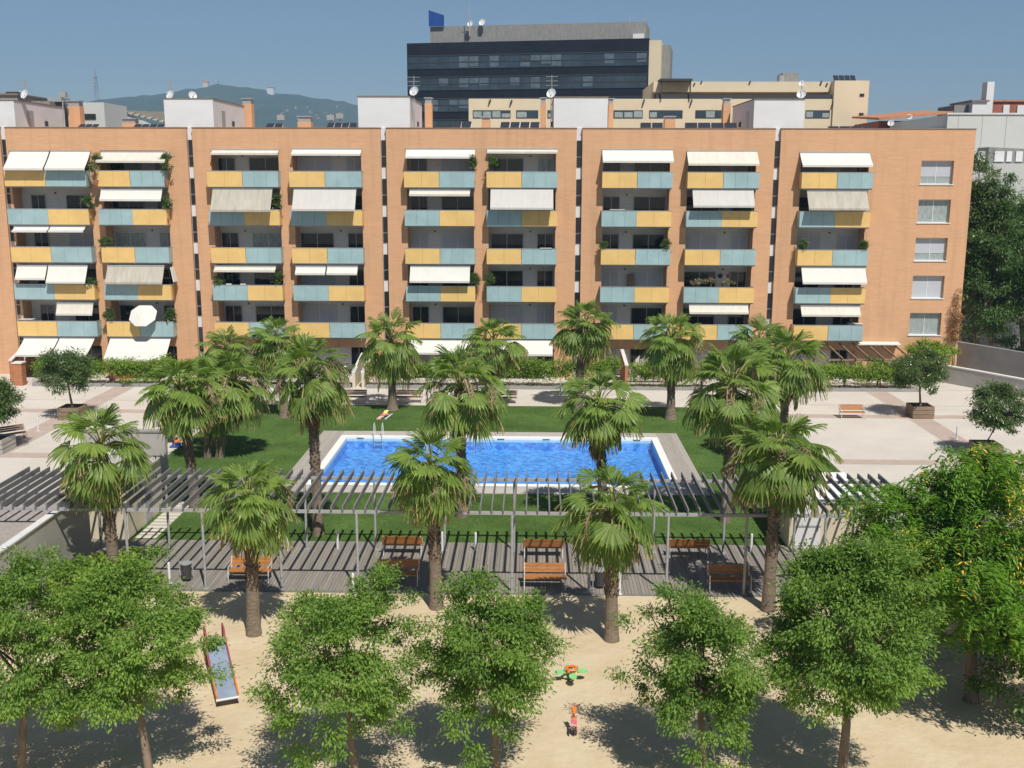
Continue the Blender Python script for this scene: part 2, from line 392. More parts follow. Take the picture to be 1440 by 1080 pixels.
def limbs(mb, base, top, C, center, seed, r0, nl=14):
    rng = random.Random(seed)
    base = Vector(base); top = Vector(top)
    mid = base.lerp(top, .5)+Vector((rng.uniform(-.08, .08), rng.uniform(-.08, .08), 0))
    mb.tube([base-Vector((0, 0, .1)), base+Vector((0, 0, .12)), mid, top], [r0*1.5, r0*1.05, r0*.8, r0*.6], 9)
    cs = [Vector(c)+Vector(center) for c in C]; rng.shuffle(cs)
    for c in cs[:nl]:
        s = mid.lerp(top, rng.uniform(.5, 1.0)); m = s.lerp(c, .5)+Vector((rng.uniform(-.1, .1), rng.uniform(-.1, .1), rng.uniform(-.05, .2)))
        mb.tube([s, m, c], [r0*.42, r0*.26, r0*.1], 6)
def tree(name, base, cpx, rpx, ryx, label, cat, mkey, seed, ncl=120, per=130, cl_r=.5, L=.13, group=None, r0=.12, flowers=0, feather=False, depth=None, droop=.5, lump=.36, aspect=.42, nl=14, shell=.42, flat=.55):
    b = G(*base) if not isinstance(base, Vector) else base
    c = P(cpx[0], cpx[1], b.y); s = scl(b.y, c.z)
    rx, rz = rpx/s, ryx/s; ry = depth or rx
    t = thing(name, b, label, cat, group)
    mats = [M[mkey], M['flower']] if flowers else [M[mkey]]
    me, C = crown_mesh('crown', seed, (rx, ry, rz), ncl, per, cl_r, L, mats, flowers=flowers, feather=feather, droop=droop, lump=lump, aspect=aspect, shell=shell, flat=flat)
    o = bpy.data.objects.new('crown', me); COL.objects.link(o); o.location = c; W(o, t)
    mb = MB(); top = Vector((c.x, c.y, c.z-rz*.25)); limbs(mb, b, top, C, c, seed, r0, nl); part(mb, 'trunk', M['bark'], t, True)
    return t

# ---------- fan palms
def fan(rng, az, el, pet, R, spread, droop, nseg, dead=False, web=.66):
    """one costapalmate leaf in numpy; returns V, Q, flag per quad (0 leaf, 1 outer)"""
    l = np.array([-math.sin(az), math.cos(az), 0.0])
    pts = [np.zeros(3)]; e = el; nst = 5
    for k in range(nst):
        d = np.array([math.cos(az)*math.cos(e), math.sin(az)*math.cos(e), math.sin(e)])
        pts.append(pts[-1]+d*pet/nst); e -= .07+.10*max(0, math.cos(el))
    e -= .15
    d = np.array([math.cos(az)*math.cos(e), math.sin(az)*math.cos(e), math.sin(e)])
    n = np.cross(d, l); n = n if n[2] > 0 or abs(n[2]) < .05 else n
    roll = rng.normal(0, .25); l2 = l*math.cos(roll)+n*math.sin(roll); n = np.cross(d, l2); l = l2
    base = pts[-1]; V = []; Q = []; fl = []
    # petiole
    for k in range(nst):
        a, b = pts[k], pts[k+1]; i = len(V); wv = l*(.035-.003*k)
        V += [a-wv, a+wv, b+wv*.9, b-wv*.9]; Q.append([i, i+1, i+2, i+3]); fl.append(3)
    ss = np.array([.04, .34, web, .80, .92, 1.0])
    dphi = 2*spread/nseg
    for j in range(nseg):
        phi = -spread+dphi*(j+.5)
        rl = R*(.80+.20*math.cos(phi*.8))*rng.uniform(.92, 1.05)
        jit = rng.normal(0, .02)
        prev = None
        for q, s in enumerate(ss):
            half = dphi*.5*(1.06 if s <= web else max(.02, (1.0-s)/(1-web)*.6+.03)*.9)
            rr = s*rl
            dr = np.array([0, 0, -1.0])*(droop*R*(s**3.2)*(.7+.3*abs(math.sin(phi)))) - n*(.10*R*abs(math.sin(phi))*s)
            up = n*(.018*R*s*(1 if j % 2 else -1))
            cp = base+(d*math.cos(phi+jit*s*3)+l*math.sin(phi+jit*s*3))*rr*(1-.10*droop*s*s)+dr
            tv = (-d*math.sin(phi)+l*math.cos(phi))*half*max(rr, .03*R)*(1.0 if s <= web else web/s)
            pA, pB = cp-tv-up, cp+tv+up
            if prev is not None:
                i = len(V); V += [prev[0], prev[1], pB, pA]; Q.append([i, i+1, i+2, i+3]); fl.append(0 if q < 4 else (1 if q == 4 else 2))
            prev = (pA, pB)
    return V, Q, fl
def palm_crown(seed, nf=40, stalks=5, tipdry=.4):
    rng = np.random.default_rng(seed); V = []; Q = []; mi = []
    ga = 2.39996
    for k in range(nf):
        u = k/(nf-1)
        el = 1.50-2.15*u**1.05+rng.normal(0, .12); az = k*ga+rng.normal(0, .15)
        pet = rng.uniform(.85, 1.25)*(.72+.28*min(1, u*3)); R = rng.uniform(.74, .92)*(.85+.15*min(1, u*3))
        v, q, f = fan(rng, az, el, pet, R, math.radians(50 if u < .12 else 108), .12+.40*u, 24)
        o = len(V); V += v; Q += [[a+o for a in x] for x in q]
        dry = u > .45 and rng.uniform() < tipdry*(.6+u)
        mi += [0 if x in (0,) else (3 if x == 3 else ((1 if (dry and x == 2) or (dry and x == 1 and rng.uniform() < .35*u) else 0))) for x in f]
    for k in range(stalks):   # hanging flower stalks
        az = rng.uniform(0, 6.28); p = np.array([0, 0, .1]); e = .9; pr = None
        for s in range(9):
            d = np.array([math.cos(az)*math.cos(e), math.sin(az)*math.cos(e), math.sin(e)]); pn = p+d*.24; e -= .33
            l = np.array([-math.sin(az), math.cos(az), 0])*.015; i = len(V)
            V += [p-l, p+l, pn+l, pn-l]; Q.append([i, i+1, i+2, i+3]); mi.append(2)
            if s > 3:
                for h in range(14):
                    b = p+(pn-p)*rng.uniform(); dd = unit(rng.normal(size=3)*.5+np.array([0, 0, -1])); ll = unit(np.cross(dd, rng.normal(size=3)))*.012
                    ee = b+dd*rng.uniform(.12, .3); i = len(V); V += [b-ll, b+ll, ee+ll*.4, ee-ll*.4]; Q.append([i, i+1, i+2, i+3]); mi.append(2)
            p = pn
    V = np.array(V); V = V*1.0
    return npmesh('crown', V, np.array(Q), [M['frond'], M['frond_tip'], M['tan_stalk'], M['petiole']], np.array(mi))
def skirt_mesh(seed, n=26):
    rng = np.random.default_rng(seed); V = []; Q = []
    for k in range(n):
        v, q, f = fan(rng, k*2.4, rng.uniform(-1.15, -.75), rng.uniform(.35, .6), rng.uniform(.55, .8), math.radians(38), .35, 12)
        v = [x*np.array([.8, .8, 1.0])+np.array([0, 0, rng.uniform(-.35, .0)]) for x in v]
        o = len(V); V += v; Q += [[a+o for a in x] for x in q]
    return npmesh('dead_skirt', np.array(V), np.array(Q), [M['frond_dead']])
CROWNS = [palm_crown(11, 36, 2, .6), palm_crown(12, 42, 4, .9), palm_crown(13, 38, 9, .6), palm_crown(14, 44, 3, 1.1), palm_crown(15, 38, 3, .7)]
SKIRTS = [skirt_mesh(21), skirt_mesh(22, 18)]
def palm(base, cpx, Rpx, label, v=0, skirt=1, r0=.26, flare=1.25, boots=True, sk=0, rot=None):
    b = G(*base); c = P(cpx[0], cpx[1], b.y); s = scl(b.y, c.z); k = (Rpx/s)/1.80
    t = thing('palm_tree', b, label, 'palm tree', 'fan palms of the garden')
    rng = random.Random(int(base[0]*7+base[1])); h = c.z
    mb = MB(); N = 26; pts = []; rs = []
    for i in range(N+1):
        u = i/N; pts.append(Vector((b.x+(c.x-b.x)*(u**1.3), b.y, -.1+(h+.1)*u)))
        r = r0*((1+(flare-1)*math.exp(-u*9))*(1-.12*u)); 
        if u > .45: r *= 1+.10*math.sin(i*2.1)+.12*(u-.45)
        rs.append(r*rng.uniform(.97, 1.03))
    mb.tube(pts, rs, 14)
    if boots:
        mb.cur = 1; nb = int(150*max(.4, min(1.2, h/4)))
        for i in range(nb):
            u = .34+.64*i/nb; a = i*2.39996; p = Vector((b.x+(c.x-b.x)*(u**1.3), b.y, h*u))
            rr = r0*(1-.12*u)*1.0; dv = Vector((math.cos(a), math.sin(a), 0)); tv = Vector((-math.sin(a), math.cos(a), 0))
            wd = rng.uniform(.05, .085); q = p+dv*rr*.92; tip = q+dv*rng.uniform(.05, .11)+Vector((0, 0, rng.uniform(.08, .17)))+tv*rng.uniform(-.05, .05)
            mb.poly([q-tv*wd-Vector((0, 0, .03)), q+tv*wd-Vector((0, 0, .03)), tip+tv*wd*.5, tip-tv*wd*.5])
    part(mb, 'trunk', [M['palm_trunk'], M['palm_boot']], t, False)
    o = bpy.data.objects.new('crown', CROWNS[v % 5]); COL.objects.link(o); o.location = c; W(o, t)
    o.rotation_euler = (rng.uniform(-.13, .13), rng.uniform(-.13, .13), rng.uniform(0, 6.28)); o.scale = (k, k, k*rng.uniform(.9, 1.18))
    if skirt:
        o = bpy.data.objects.new('dead_skirt', SKIRTS[sk]); COL.objects.link(o); o.location = c-Vector((0, 0, .15*k)); W(o, t)
        o.rotation_euler.z = rng.uniform(0, 6.28); o.scale = (k*.95, k*.95, k*skirt)
    return t

# ================================================================== APARTMENT ROW
YF = 85.0; RAIL = 16.6; TOP = 19.9
BX = {0: (-58.0, -42.55), 1: (-42.1, -27.6), 2: (-27.15, -12.2), 3: (-11.76, 3.28), 4: (3.74, 18.82), 5: (19.26, 34.36)}
COLS = {1: [(6, 121), (135, 231)], 2: [(291, 391), (406.5, 508)], 3: [(568, 667.5), (684, 784)], 4: [(847, 946), (967, 1068)], 5: [(1127.5, 1228)]}
PB = .9  # panels stand this far in front of the brick
WST = {(1, 0): 'dd dd ds dd dd', (1, 1): 'dd dd cc dd dd', (2, 0): 'dd dd dc dd dd', (2, 1): 'ss dd dd sd sd', (3, 0): 'ds dd ss dd dd',
       (3, 1): 'dc dd dd dd ss', (4, 0): 'dd dd dd hh sd', (4, 1): 'dd dd ss dd dd', (5, 0): 'dd dd ss dd dd'}
BLABEL = {0: 'brick apartment block cut off by the left edge of the photo', 1: 'brick apartment block with vines and a white parasol on its balconies',
          2: 'brick apartment block with two long blinds side by side on its second row',
          3: 'middle brick apartment block with one stained blind high on its right side',
          4: 'brick apartment block with dried flowers on a lower balcony, second from the right end',
          5: 'brick apartment block at the right end of the row with a column of single windows'}
BL = {}
def window(parent, x0, x1, z0, z1, Y, st, mull=1):
    f = MB(); fw = .05
    f.box(x0, x0+fw, Y-.07, Y, z0, z1); f.box(x1-fw, x1, Y-.07, Y, z0, z1); f.box(x0+fw, x1-fw, Y-.07, Y, z1-fw, z1); f.box(x0+fw, x1-fw, Y-.07, Y, z0, z0+fw)
    n = mull
    for i in range(1, n+1):
        xm = x0+(x1-x0)*i/(n+1); f.box(xm-.025, xm+.025, Y-.068, Y, z0+fw, z1-fw)
    wo = part(f, 'window', M['white_frame'] if st != 'd' else M['metal'], parent)
    g = MB(); zs = z0+fw
    if st in 'sh':
        zb = z0+fw if st == 's' else z0+(z1-z0)*.32
        s = MB(); s.box(x0+fw, x1-fw, Y-.05, Y-.02, zb, z1-fw); part(s, 'shutter', M['shutter'], wo)
        z1g = zb
    else: z1g = z1-fw
    if z1g > zs+.05:
        g.box(x0+fw, x1-fw, Y-.03, Y-.01, zs, z1g)
        part(g, 'pane', M['curtain'] if st in 'ch' else M['dark_glass'], wo)
    return wo
def awning(parent, b, row, px0, px1, yt, yb, out, key, plane=None):
    pl = plane if plane else (84.93 if row == 1 else YF-PB+.12)
    a = P(px0, yt, pl); c = P(px1, yt, pl)
    d = P((px0+px1)/2, yb, pl-out)
    zt, zb = a.z, d.z
    mb = MB(); n = 6; x0, x1 = a.x, c.x
    pts = []
    for i in range(n+1):
        u = i/n; pts.append((pl-out*u, zt+(zb-zt)*u-.06*math.sin(math.pi*u)))
    for i in range(n):
        (ya, za), (yb_, zb_) = pts[i], pts[i+1]
        mb.hexa([(x0, ya, za-.012), (x1, ya, za-.012), (x1, yb_, zb_-.012), (x0, yb_, zb_-.012), (x0, ya, za), (x1, ya, za), (x1, yb_, zb_), (x0, yb_, zb_)])
    mb.box(x0, x1, pl-out-.012, pl-out-.002, zb-.16, zb-.01)   # valance
    o = part(mb, 'awning', M[key], parent)
    fr = MB(); fr.box(x0-.02, x1+.02, pl-out-.0, pl-out+.05, zb-.06, zb-.015); fr.box(x0-.02, x1+.02, pl-.03, pl+.06, zt-.02, zt+.09)
    for xx in (x0+.12, x1-.12): fr.bar((xx, pl, zt-.45), (xx, pl-out+.05, zb-.05), .035)
    part(fr, 'awning_frame', M['metal'], o)
def balcony(parent, X0, X1, row):
    zr = RAIL-3*(row-1); zb = zr-1.25; yf = YF-PB
    s = MB(); s.box(X0+.02, X1-.02, yf+.05, YF+1.595, zb-.10, zb+.12)
    o = part(s, 'balcony', M['slab'], parent)
    xm = (X0+X1)/2; yl = row % 2 == 1
    for side, (a, c) in enumerate(((X0, xm), (xm, X1))):
        yel = (side == 0) == yl; n = 2 if yel else 3
        if yel: a, c = (a, c-.02)
        wdt = (c-a)/n
        m = MB()
        for k in range(n): m.box(a+k*wdt+.007, a+(k+1)*wdt-.007, yf-.02, yf+.02, zb, zr-.04)
        # side return of the balustrade
        xs = X0 if side == 0 else X1
        m.box(xs-(0 if side == 0 else .04), xs+(.04 if side == 0 else 0), yf+.03, YF-.01, zb, zr-.04)
        part(m, 'yellow_panel' if yel else 'glass_panel', M['yellow'] if yel else M['glass_panel'], o)
    r = MB(); r.box(X0-.015, X1+.015, yf-.035, yf+.035, zr-.04, zr); r.box(X0-.015, X0+.055, yf+.035, YF-.01, zr-.04, zr); r.box(X1-.055, X1+.015, yf+.035, YF-.01, zr-.04, zr)
    for k in range(1, 5):
        xx = X0+(X1-X0)*k/5; r.box(xx-.02, xx+.02, yf+.03, yf+.07, zb, zr-.04)
    part(r, 'handrail', M['metal'], o)
for b in range(0, 6):
    X0, X1 = BX[b]
    t = thing('apartment_block', Vector(((X0+X1)/2, 91, 0)), BLABEL[b], 'apartment building', 'brick apartment blocks in a row'); BL[b] = t
    wl = MB()
    ops = [(P(a, 250, YF-PB).x, P(c, 250, YF-PB).x) for a, c in COLS.get(b, [])]
    edges = [X0]+[e for o in ops for e in (o[0]+.12, o[1]-.12)]+[X1]
    wins = None
    for k in range(0, len(edges), 2):
        a, c = edges[k], edges[k+1]
        if b == 5 and k == 2:
            w0, w1 = P(1295, 244, YF).x, P(1340.5, 244, YF).x; zt = P(1318, 226, YF).z; zw = P(1318, 260, YF).z; wins = (w0, w1, zt, zw)
            wl.box(a, w0, YF, YF+1.6, 0, 19.2); wl.box(w1, c, YF, YF+1.6, 0, 19.2)
            zz = 19.2
            for r in range(5):
                wl.box(w0, w1, YF, YF+1.6, zt-3*r, zz); zz = zw-3*r
            wl.box(w0, w1, YF, YF+1.6, 0, zz)
        else: wl.box(a, c, YF, YF+1.6, 0, 19.2)
    for o in ops:
        wl.box(o[0]+.12, o[1]-.12, YF, YF+1.6, RAIL+1.55, 19.2)
        wl.box(o[0]+.12, o[1]-.12, YF+.02, YF+.32, 2.42, 3.22)
    wl.box(X0, X1, YF+1.6, YF+12, 0, 19.2)
    wl.box(X0, X1, YF, YF+.35, 19.2, TOP); wl.box(X0, X0+.35, YF+.35, YF+12, 19.2, TOP); wl.box(X1-.35, X1, YF+.35, YF+12, 19.2, TOP)
    part(wl, 'wall', M['brick'], t)
    cp = MB(); cp.box(X0-.03, X1+.03, YF-.04, YF+.38, TOP, TOP+.07); part(cp, 'coping', M['coping'], t)
    if b == 0:
        pass
    for ci, o in enumerate(ops):
        a, c = o[0]+.12, o[1]-.12; wd = c-a
        st = WST[(b, ci)].split()
        lw = MB(); lw.box(a+.005, c-.005, YF+1.52, YF+1.597, .05, 18.1)
        lwo = part(lw, 'loggia_wall', M['stone'], t)
        for row in range(1, 7):
            zr = RAIL-3*(row-1)
            z0, z1 = zr-1.1, zr+1.05
            fr = [(.02, .28), (.49, .98)] if (b != 5 and ci == 0) else [(.02, .52), (.73, .98)]
            if b == 1 and ci == 0: fr = [(.12, .31), (.58, .95)]
            if b == 5: fr = [(.04, .43), (.68, .95)]
            ss = st[row-1] if row <= 5 else 'sd'
            for (u0, u1), s1 in zip(fr, ss):
                window(t, a+wd*u0, a+wd*u1, z0, z1, YF+1.50, s1, 1)
            if row <= 5:
                balcony(t, o[0], o[1], row)
                lp = MB(); xx = a+wd*(fr[0][1]+fr[1][0])/2; lp.tube([(xx, YF+1.5, zr+1.2), (xx, YF+1.38, zr+1.2)], .07, 8); part(lp, 'wall_lamp', M['metal_dark'], t)
    if wins:
        w0, w1, zt, zw = wins
        for r, s1 in enumerate('hchsc'):
            window(t, w0+.02, w1-.02, zw-3*r+.06, zt-3*r-.02, YF+.35, s1, 1)
            sl = MB(); sl.box(w0-.08, w1+.08, YF-.06, YF+.34, zw-3*r-.02, zw-3*r+.055); part(sl, 'window_sill', M['white_frame'], t)
# stair strips in the gaps (parts of the block on their left)
for b in range(0, 5):
    g0, g1 = BX[b][1], BX[b+1][0]; t = BL[b]
    m = MB(); m.box(g0+.003, g1-.003, YF+.30, YF+1.2, 0, 19.95); st = part(m, 'stair_window_strip', M['white'], t)
    z = 19.0
    while z > 1.5:
        for zt, h in ((z, 1.2), (z-1.3, .75)):
            g = MB(); g.box(g0+.04, g1-.04, YF+.24, YF+.297, zt-h, zt); part(g, 'window', M['dark_glass'], st)
        z -= 3
# awnings: block, row, x0, x1, ytop, ybottom, out, colour
AW = [(1, 1, 14, 69, 213, 236.5, 1.35, 'aw_white'), (1, 1, 71, 127, 213, 236.5, 1.35, 'aw_white'), (1, 3, 20, 69, 319, 324, .5, 'aw_white'), (1, 3, 71, 120, 319, 324, .5, 'aw_white'),
      (1, 4, 24, 66, 374, 391, .55, 'aw_white'), (1, 4, 68, 123, 374, 396, .7, 'aw_white'), (1, 5, 80, 131, 427, 441, .35, 'aw_cream'),
      (1, 6, 34, 82, 476, 499, 1.8, 'aw_white'), (1, 6, 84, 133, 476, 499, 1.8, 'aw_white'),
      (1, 1, 142, 238, 214, 226, 1.2, 'aw_cream'), (1, 2, 142, 228, 267, 280, .45, 'aw_white'), (1, 4, 151, 231, 374, 397, .75, 'aw_beige'), (1, 6, 155, 240, 476, 505.5, 1.7, 'aw_white'),
      (2, 1, 298, 392, 211, 215, .45, 'aw_cream'), (2, 2, 299, 383, 266, 295, .95, 'aw_beige'), (2, 4, 302, 388, 375, 380, .4, 'aw_cream'),
      (2, 1, 411, 508, 210, 216, .5, 'aw_white'), (2, 2, 413, 501, 266, 294, .95, 'aw_grey'), (2, 4, 416, 458, 375, 384, .4, 'aw_white'), (2, 4, 460, 503, 375, 384, .4, 'aw_white'),
      (3, 1, 571, 668, 210, 220, .6, 'aw_white'), (3, 2, 576, 661, 268, 273, .4, 'aw_cream'), (3, 4, 577, 661, 375, 395, .7, 'aw_white'), (3, 6, 577, 664, 478, 496, 1.1, 'aw_white'),
      (3, 1, 685, 784, 210, 213, .3, 'aw_cream'), (3, 2, 690, 778, 265, 292, .95, 'aw_grey'), (3, 6, 694, 777, 478, 498, 1.1, 'aw_white'),
      (4, 1, 847, 946, 211, 226, 1.0, 'aw_white'), (4, 1, 966, 1065, 213, 230, 1.1, 'aw_cream'), (4, 2, 974, 1060, 267, 289, .75, 'aw_grey'), (4, 5, 969, 1052, 429, 439, .4, 'aw_cream'),
      (5, 1, 1125, 1223, 215, 232, 1.1, 'aw_white'), (5, 2, 1135, 1219, 269, 293, .9, 'aw_beige'), (5, 4, 1127, 1217, 376.5, 397, .7, 'aw_white'), (5, 5, 1126, 1209, 431, 442.5, .5, 'aw_cream')]
for b, row, x0, x1, yt, yb, out, k in AW: awning(BL[b], b, row, x0, x1, yt, yb, out, k)
# side blind of the balcony below the parasol column
m = MB(); a = P(239, 376, 84.1); c = P(251, 396, 84.1); m.hexa([(a.x, 84.1, a.z), (a.x+.05, 84.1, a.z), (a.x+.05, 84.9, a.z), (a.x, 84.9, a.z), (c.x-.25, 83.6, c.z), (c.x-.2, 83.6, c.z), (c.x-.2, 84.6, c.z), (c.x-.25, 84.6, c.z)])
part(m, 'side_blind', M['aw_cream'], BL[1])
# rooftop stair houses, chimneys, solar panels (parts)
def penthouse(b, px0, px1, ytop, door=None, xr=0):
    a = P(px0, ytop, YF+.45); c = P(px1, ytop, YF+.45)
    m = MB(); m.box(a.x, c.x, YF+.45, YF+9.6, 19.0, a.z); o = part(m, 'stair_house', M['white'], BL[b])
    e = MB(); e.box(a.x-.05, c.x+.05, YF+.40, YF+9.65, a.z, a.z+.07); part(e, 'roof_edge', M['coping'], o)
    if xr > 0 or xr < 0:
        X = c.x if xr > 0 else a.x; s = 1 if xr > 0 else -1
        d = MB(); d.box(min(X, X+s*.04), max(X, X+s*.04), YF+2.6, YF+3.6, 19.25, 21.4); part(d, 'door', M['metal'], o)
        d = MB(); d.box(min(X, X+s*.12), max(X, X+s*.12), YF+5.6, YF+6.0, 20.3, 20.7); part(d, 'vent', M['metal_dark'], o)
penthouse(0, -54, 19, 141, xr=1); penthouse(1, 230, 299, 139, xr=1); penthouse(2, 503, 576, 136, xr=1); penthouse(3, 779, 855, 137, xr=-1); penthouse(4, 1061, 1132, 140, xr=-1)
def chimney(b, px0, px1, ytop, Y, cap=.45):
    a = P(px0, ytop, Y); c = P(px1, ytop, Y)
    m = MB(); m.box(a.x, c.x, Y, Y+.9, 19.0, a.z-cap); o = part(m, 'chimney', M['brick'], BL[b])
    m = MB(); m.box(a.x+.04, c.x-.04, Y+.04, Y+.86, a.z-cap, a.z-.08); m.box(a.x-.06, c.x+.06, Y-.06, Y+.96, a.z-.08, a.z); part(m, 'chimney_cap', M['metal'], o)
for q in ((1, 94, 111, 141, 91, .5), (2, 340, 353, 138, 95, .5), (3, 597, 607, 137, 95, .5), (3, 760, 768, 137, 95, .5), (4, 856, 863, 138, 95, .5), (4, 1018, 1028, 138, 95, .5),
          (1, 171, 190, 166, 90, .4), (2, 418, 437, 163, 90, .5), (3, 677, 689, 164, 90, .3), (4, 935, 950, 163, 90, .3)): chimney(*q)
def solar(b, px0, px1, n, y=170):
    a = P(px0, y, 88); c = P(px1, y, 88); wd = (c.x-a.x)/n
    for i in range(n):
        x0 = a.x+i*wd+.05; x1 = a.x+(i+1)*wd-.05
        m = MB(); m.hexa([(x0, 87.4, 19.75), (x1, 87.4, 19.75), (x1+.1, 88.4, a.z), (x0+.1, 88.4, a.z), (x0, 87.4, 19.8), (x1, 87.4, 19.8), (x1+.1, 88.4, a.z+.05), (x0+.1, 88.4, a.z+.05)])
        o = part(m, 'solar_panel', M['solar'], BL[b])
        f = MB(); f.bar((x1, 87.4, 19.3), (x1+.08, 88.42, a.z+.02), .05); f.bar((x0+.1, 88.45, 19.3), (x0+.1, 88.45, a.z), .05); part(f, 'support', M['white_frame'], o)
for q in ((1, 108, 136, 3, 175), (1, 186, 229, 4, 175), (2, 372, 396, 2, 174), (2, 458, 500, 4, 173), (3, 634, 662, 2, 171), (3, 702, 758, 4, 172), (4, 899, 932, 2, 173), (4, 962, 1036, 4, 173), (5, 1164, 1228, 4, 178)): solar(*q)

# ground floor white walls at the foot of the blocks
def dish(px, py, Y, r_px, label, face=-.5, mast=None, zb=None):
    c = P(px, py, Y); r = r_px/scl(Y, c.z)
    t = thing('satellite_dish', Vector((c.x, Y, zb if zb is not None else c.z-r*1.6)), label, 'satellite dish', 'satellite dishes on the roofs')
    m = MB(); n = 16; d = Vector((face, -1, .45)).normalized(); u = Vector((0, 0, 1)); l = d.cross(u).normalized(); u = l.cross(d)
    rings = []
    for k in range(4):
        rr = r*k/3+.001; off = -(1-(k/3)**2)*r*.28
        rings.append([c+d*off+(l*math.cos(2*math.pi*j/n)+u*math.sin(2*math.pi*j/n))*rr for j in range(n)])
    for k in range(3):
        for j in range(n):
            m.poly([rings[k][j], rings[k][(j+1) % n], rings[k+1][(j+1) % n], rings[k+1][j]])
            m.poly([q-d*.02 for q in (rings[k+1][j], rings[k+1][(j+1) % n], rings[k][(j+1) % n], rings[k][j])])
    part(m, 'reflector', M['white_frame'], t, True)
    a = MB(); a.tube([t.location, Vector((c.x, Y, c.z-r*.3)), c-d*r*.3], .04, 6); a.tube([c-u*r*.9, c+d*r*.9], .02, 5); a.dome(tuple(c+d*r*.95), .06, .06, .06, 8, 4, True)
    part(a, 'bracket', M['metal'], t)
dish(34, 132, 86.5, 7, 'satellite dish on the white stair house at the far left', zb=P(34, 141, 86.5).z)
dish(239, 133, 86.5, 6.5, 'satellite dish on the left corner of the white roof box beside the distant hill', zb=P(239, 139, 86.5).z)
dish(271, 134, 88, 6, 'satellite dish turned up on the white roof box, right of its neighbour dish', face=.9, zb=P(271, 139, 88).z)
dish(582, 128, 86.2, 7, 'satellite dish in front of the lower left corner of the dark glass tower', zb=19.5)
dish(775, 131, 86, 7, 'satellite dish in front of the dark glass tower beside the white roof box', zb=19.5)
dish(1127, 132, 86.5, 6.5, 'larger satellite dish on the right white roof box, before the cream building', zb=P(1127, 140, 86.5).z)
dish(1128, 117, 100, 4.5, 'small satellite dish just above the larger one before the cream building', zb=19.9)
dish(1253, 173, 90, 4.5, 'satellite dish low on the roof of the right-hand block, left of the tiled eaves', zb=19.3)
def antenna(px, y0, y1, Y, label):
    a = P(px, y1, Y); b = P(px, y0, Y)
    m = MB(); m.tube([a, b], .035, 6); s = b.z-a.z
    for k, u in enumerate((.95, .75, .55)):
        z = a.z+s*u; m.bar((a.x-.5, Y, z), (a.x+.5, Y, z), .03); 
        for q in range(5): m.bar((a.x-.45+.22*q, Y-.2, z), (a.x-.45+.22*q, Y+.2, z), .02)
    return single(m, 'roof_antenna', M['metal'], label, 'antenna', 'thin antennas on the roofs')
antenna(35, 112, 139, 90, 'thin comb aerial behind the dish at the far left')
antenna(240, 112, 139, 90, 'thin comb aerial on the white roof box beside the hill')
antenna(582, 107, 137, 90, 'thin comb aerial at the lower left corner of the dark tower')
antenna(776, 106, 137, 90, 'thin comb aerial above the dish in front of the dark tower')
for q, (px, y0) in enumerate(((478, 158), (395, 160), (465, 160), (88, 128))):
    m = MB(); a = P(px, 182, 90); b = P(px, y0, 90); m.tube([(a.x, 90, 19.2), (b.x, 90, b.z)], .05, 6); m.box(b.x-.3, b.x+.3, 89.8, 90.2, b.z-.5, b.z-.1)
    single(m, 'roof_vent', M['metal'], ['metal roof vent left of the second stair house', 'metal roof vent above the second block, left of the small brick chimney', 'metal roof vent just right of the small brick chimney of the second block', 'metal roof vent beside the brick chimney at the far left'][q], 'roof vent', 'small vents on the flat roofs')

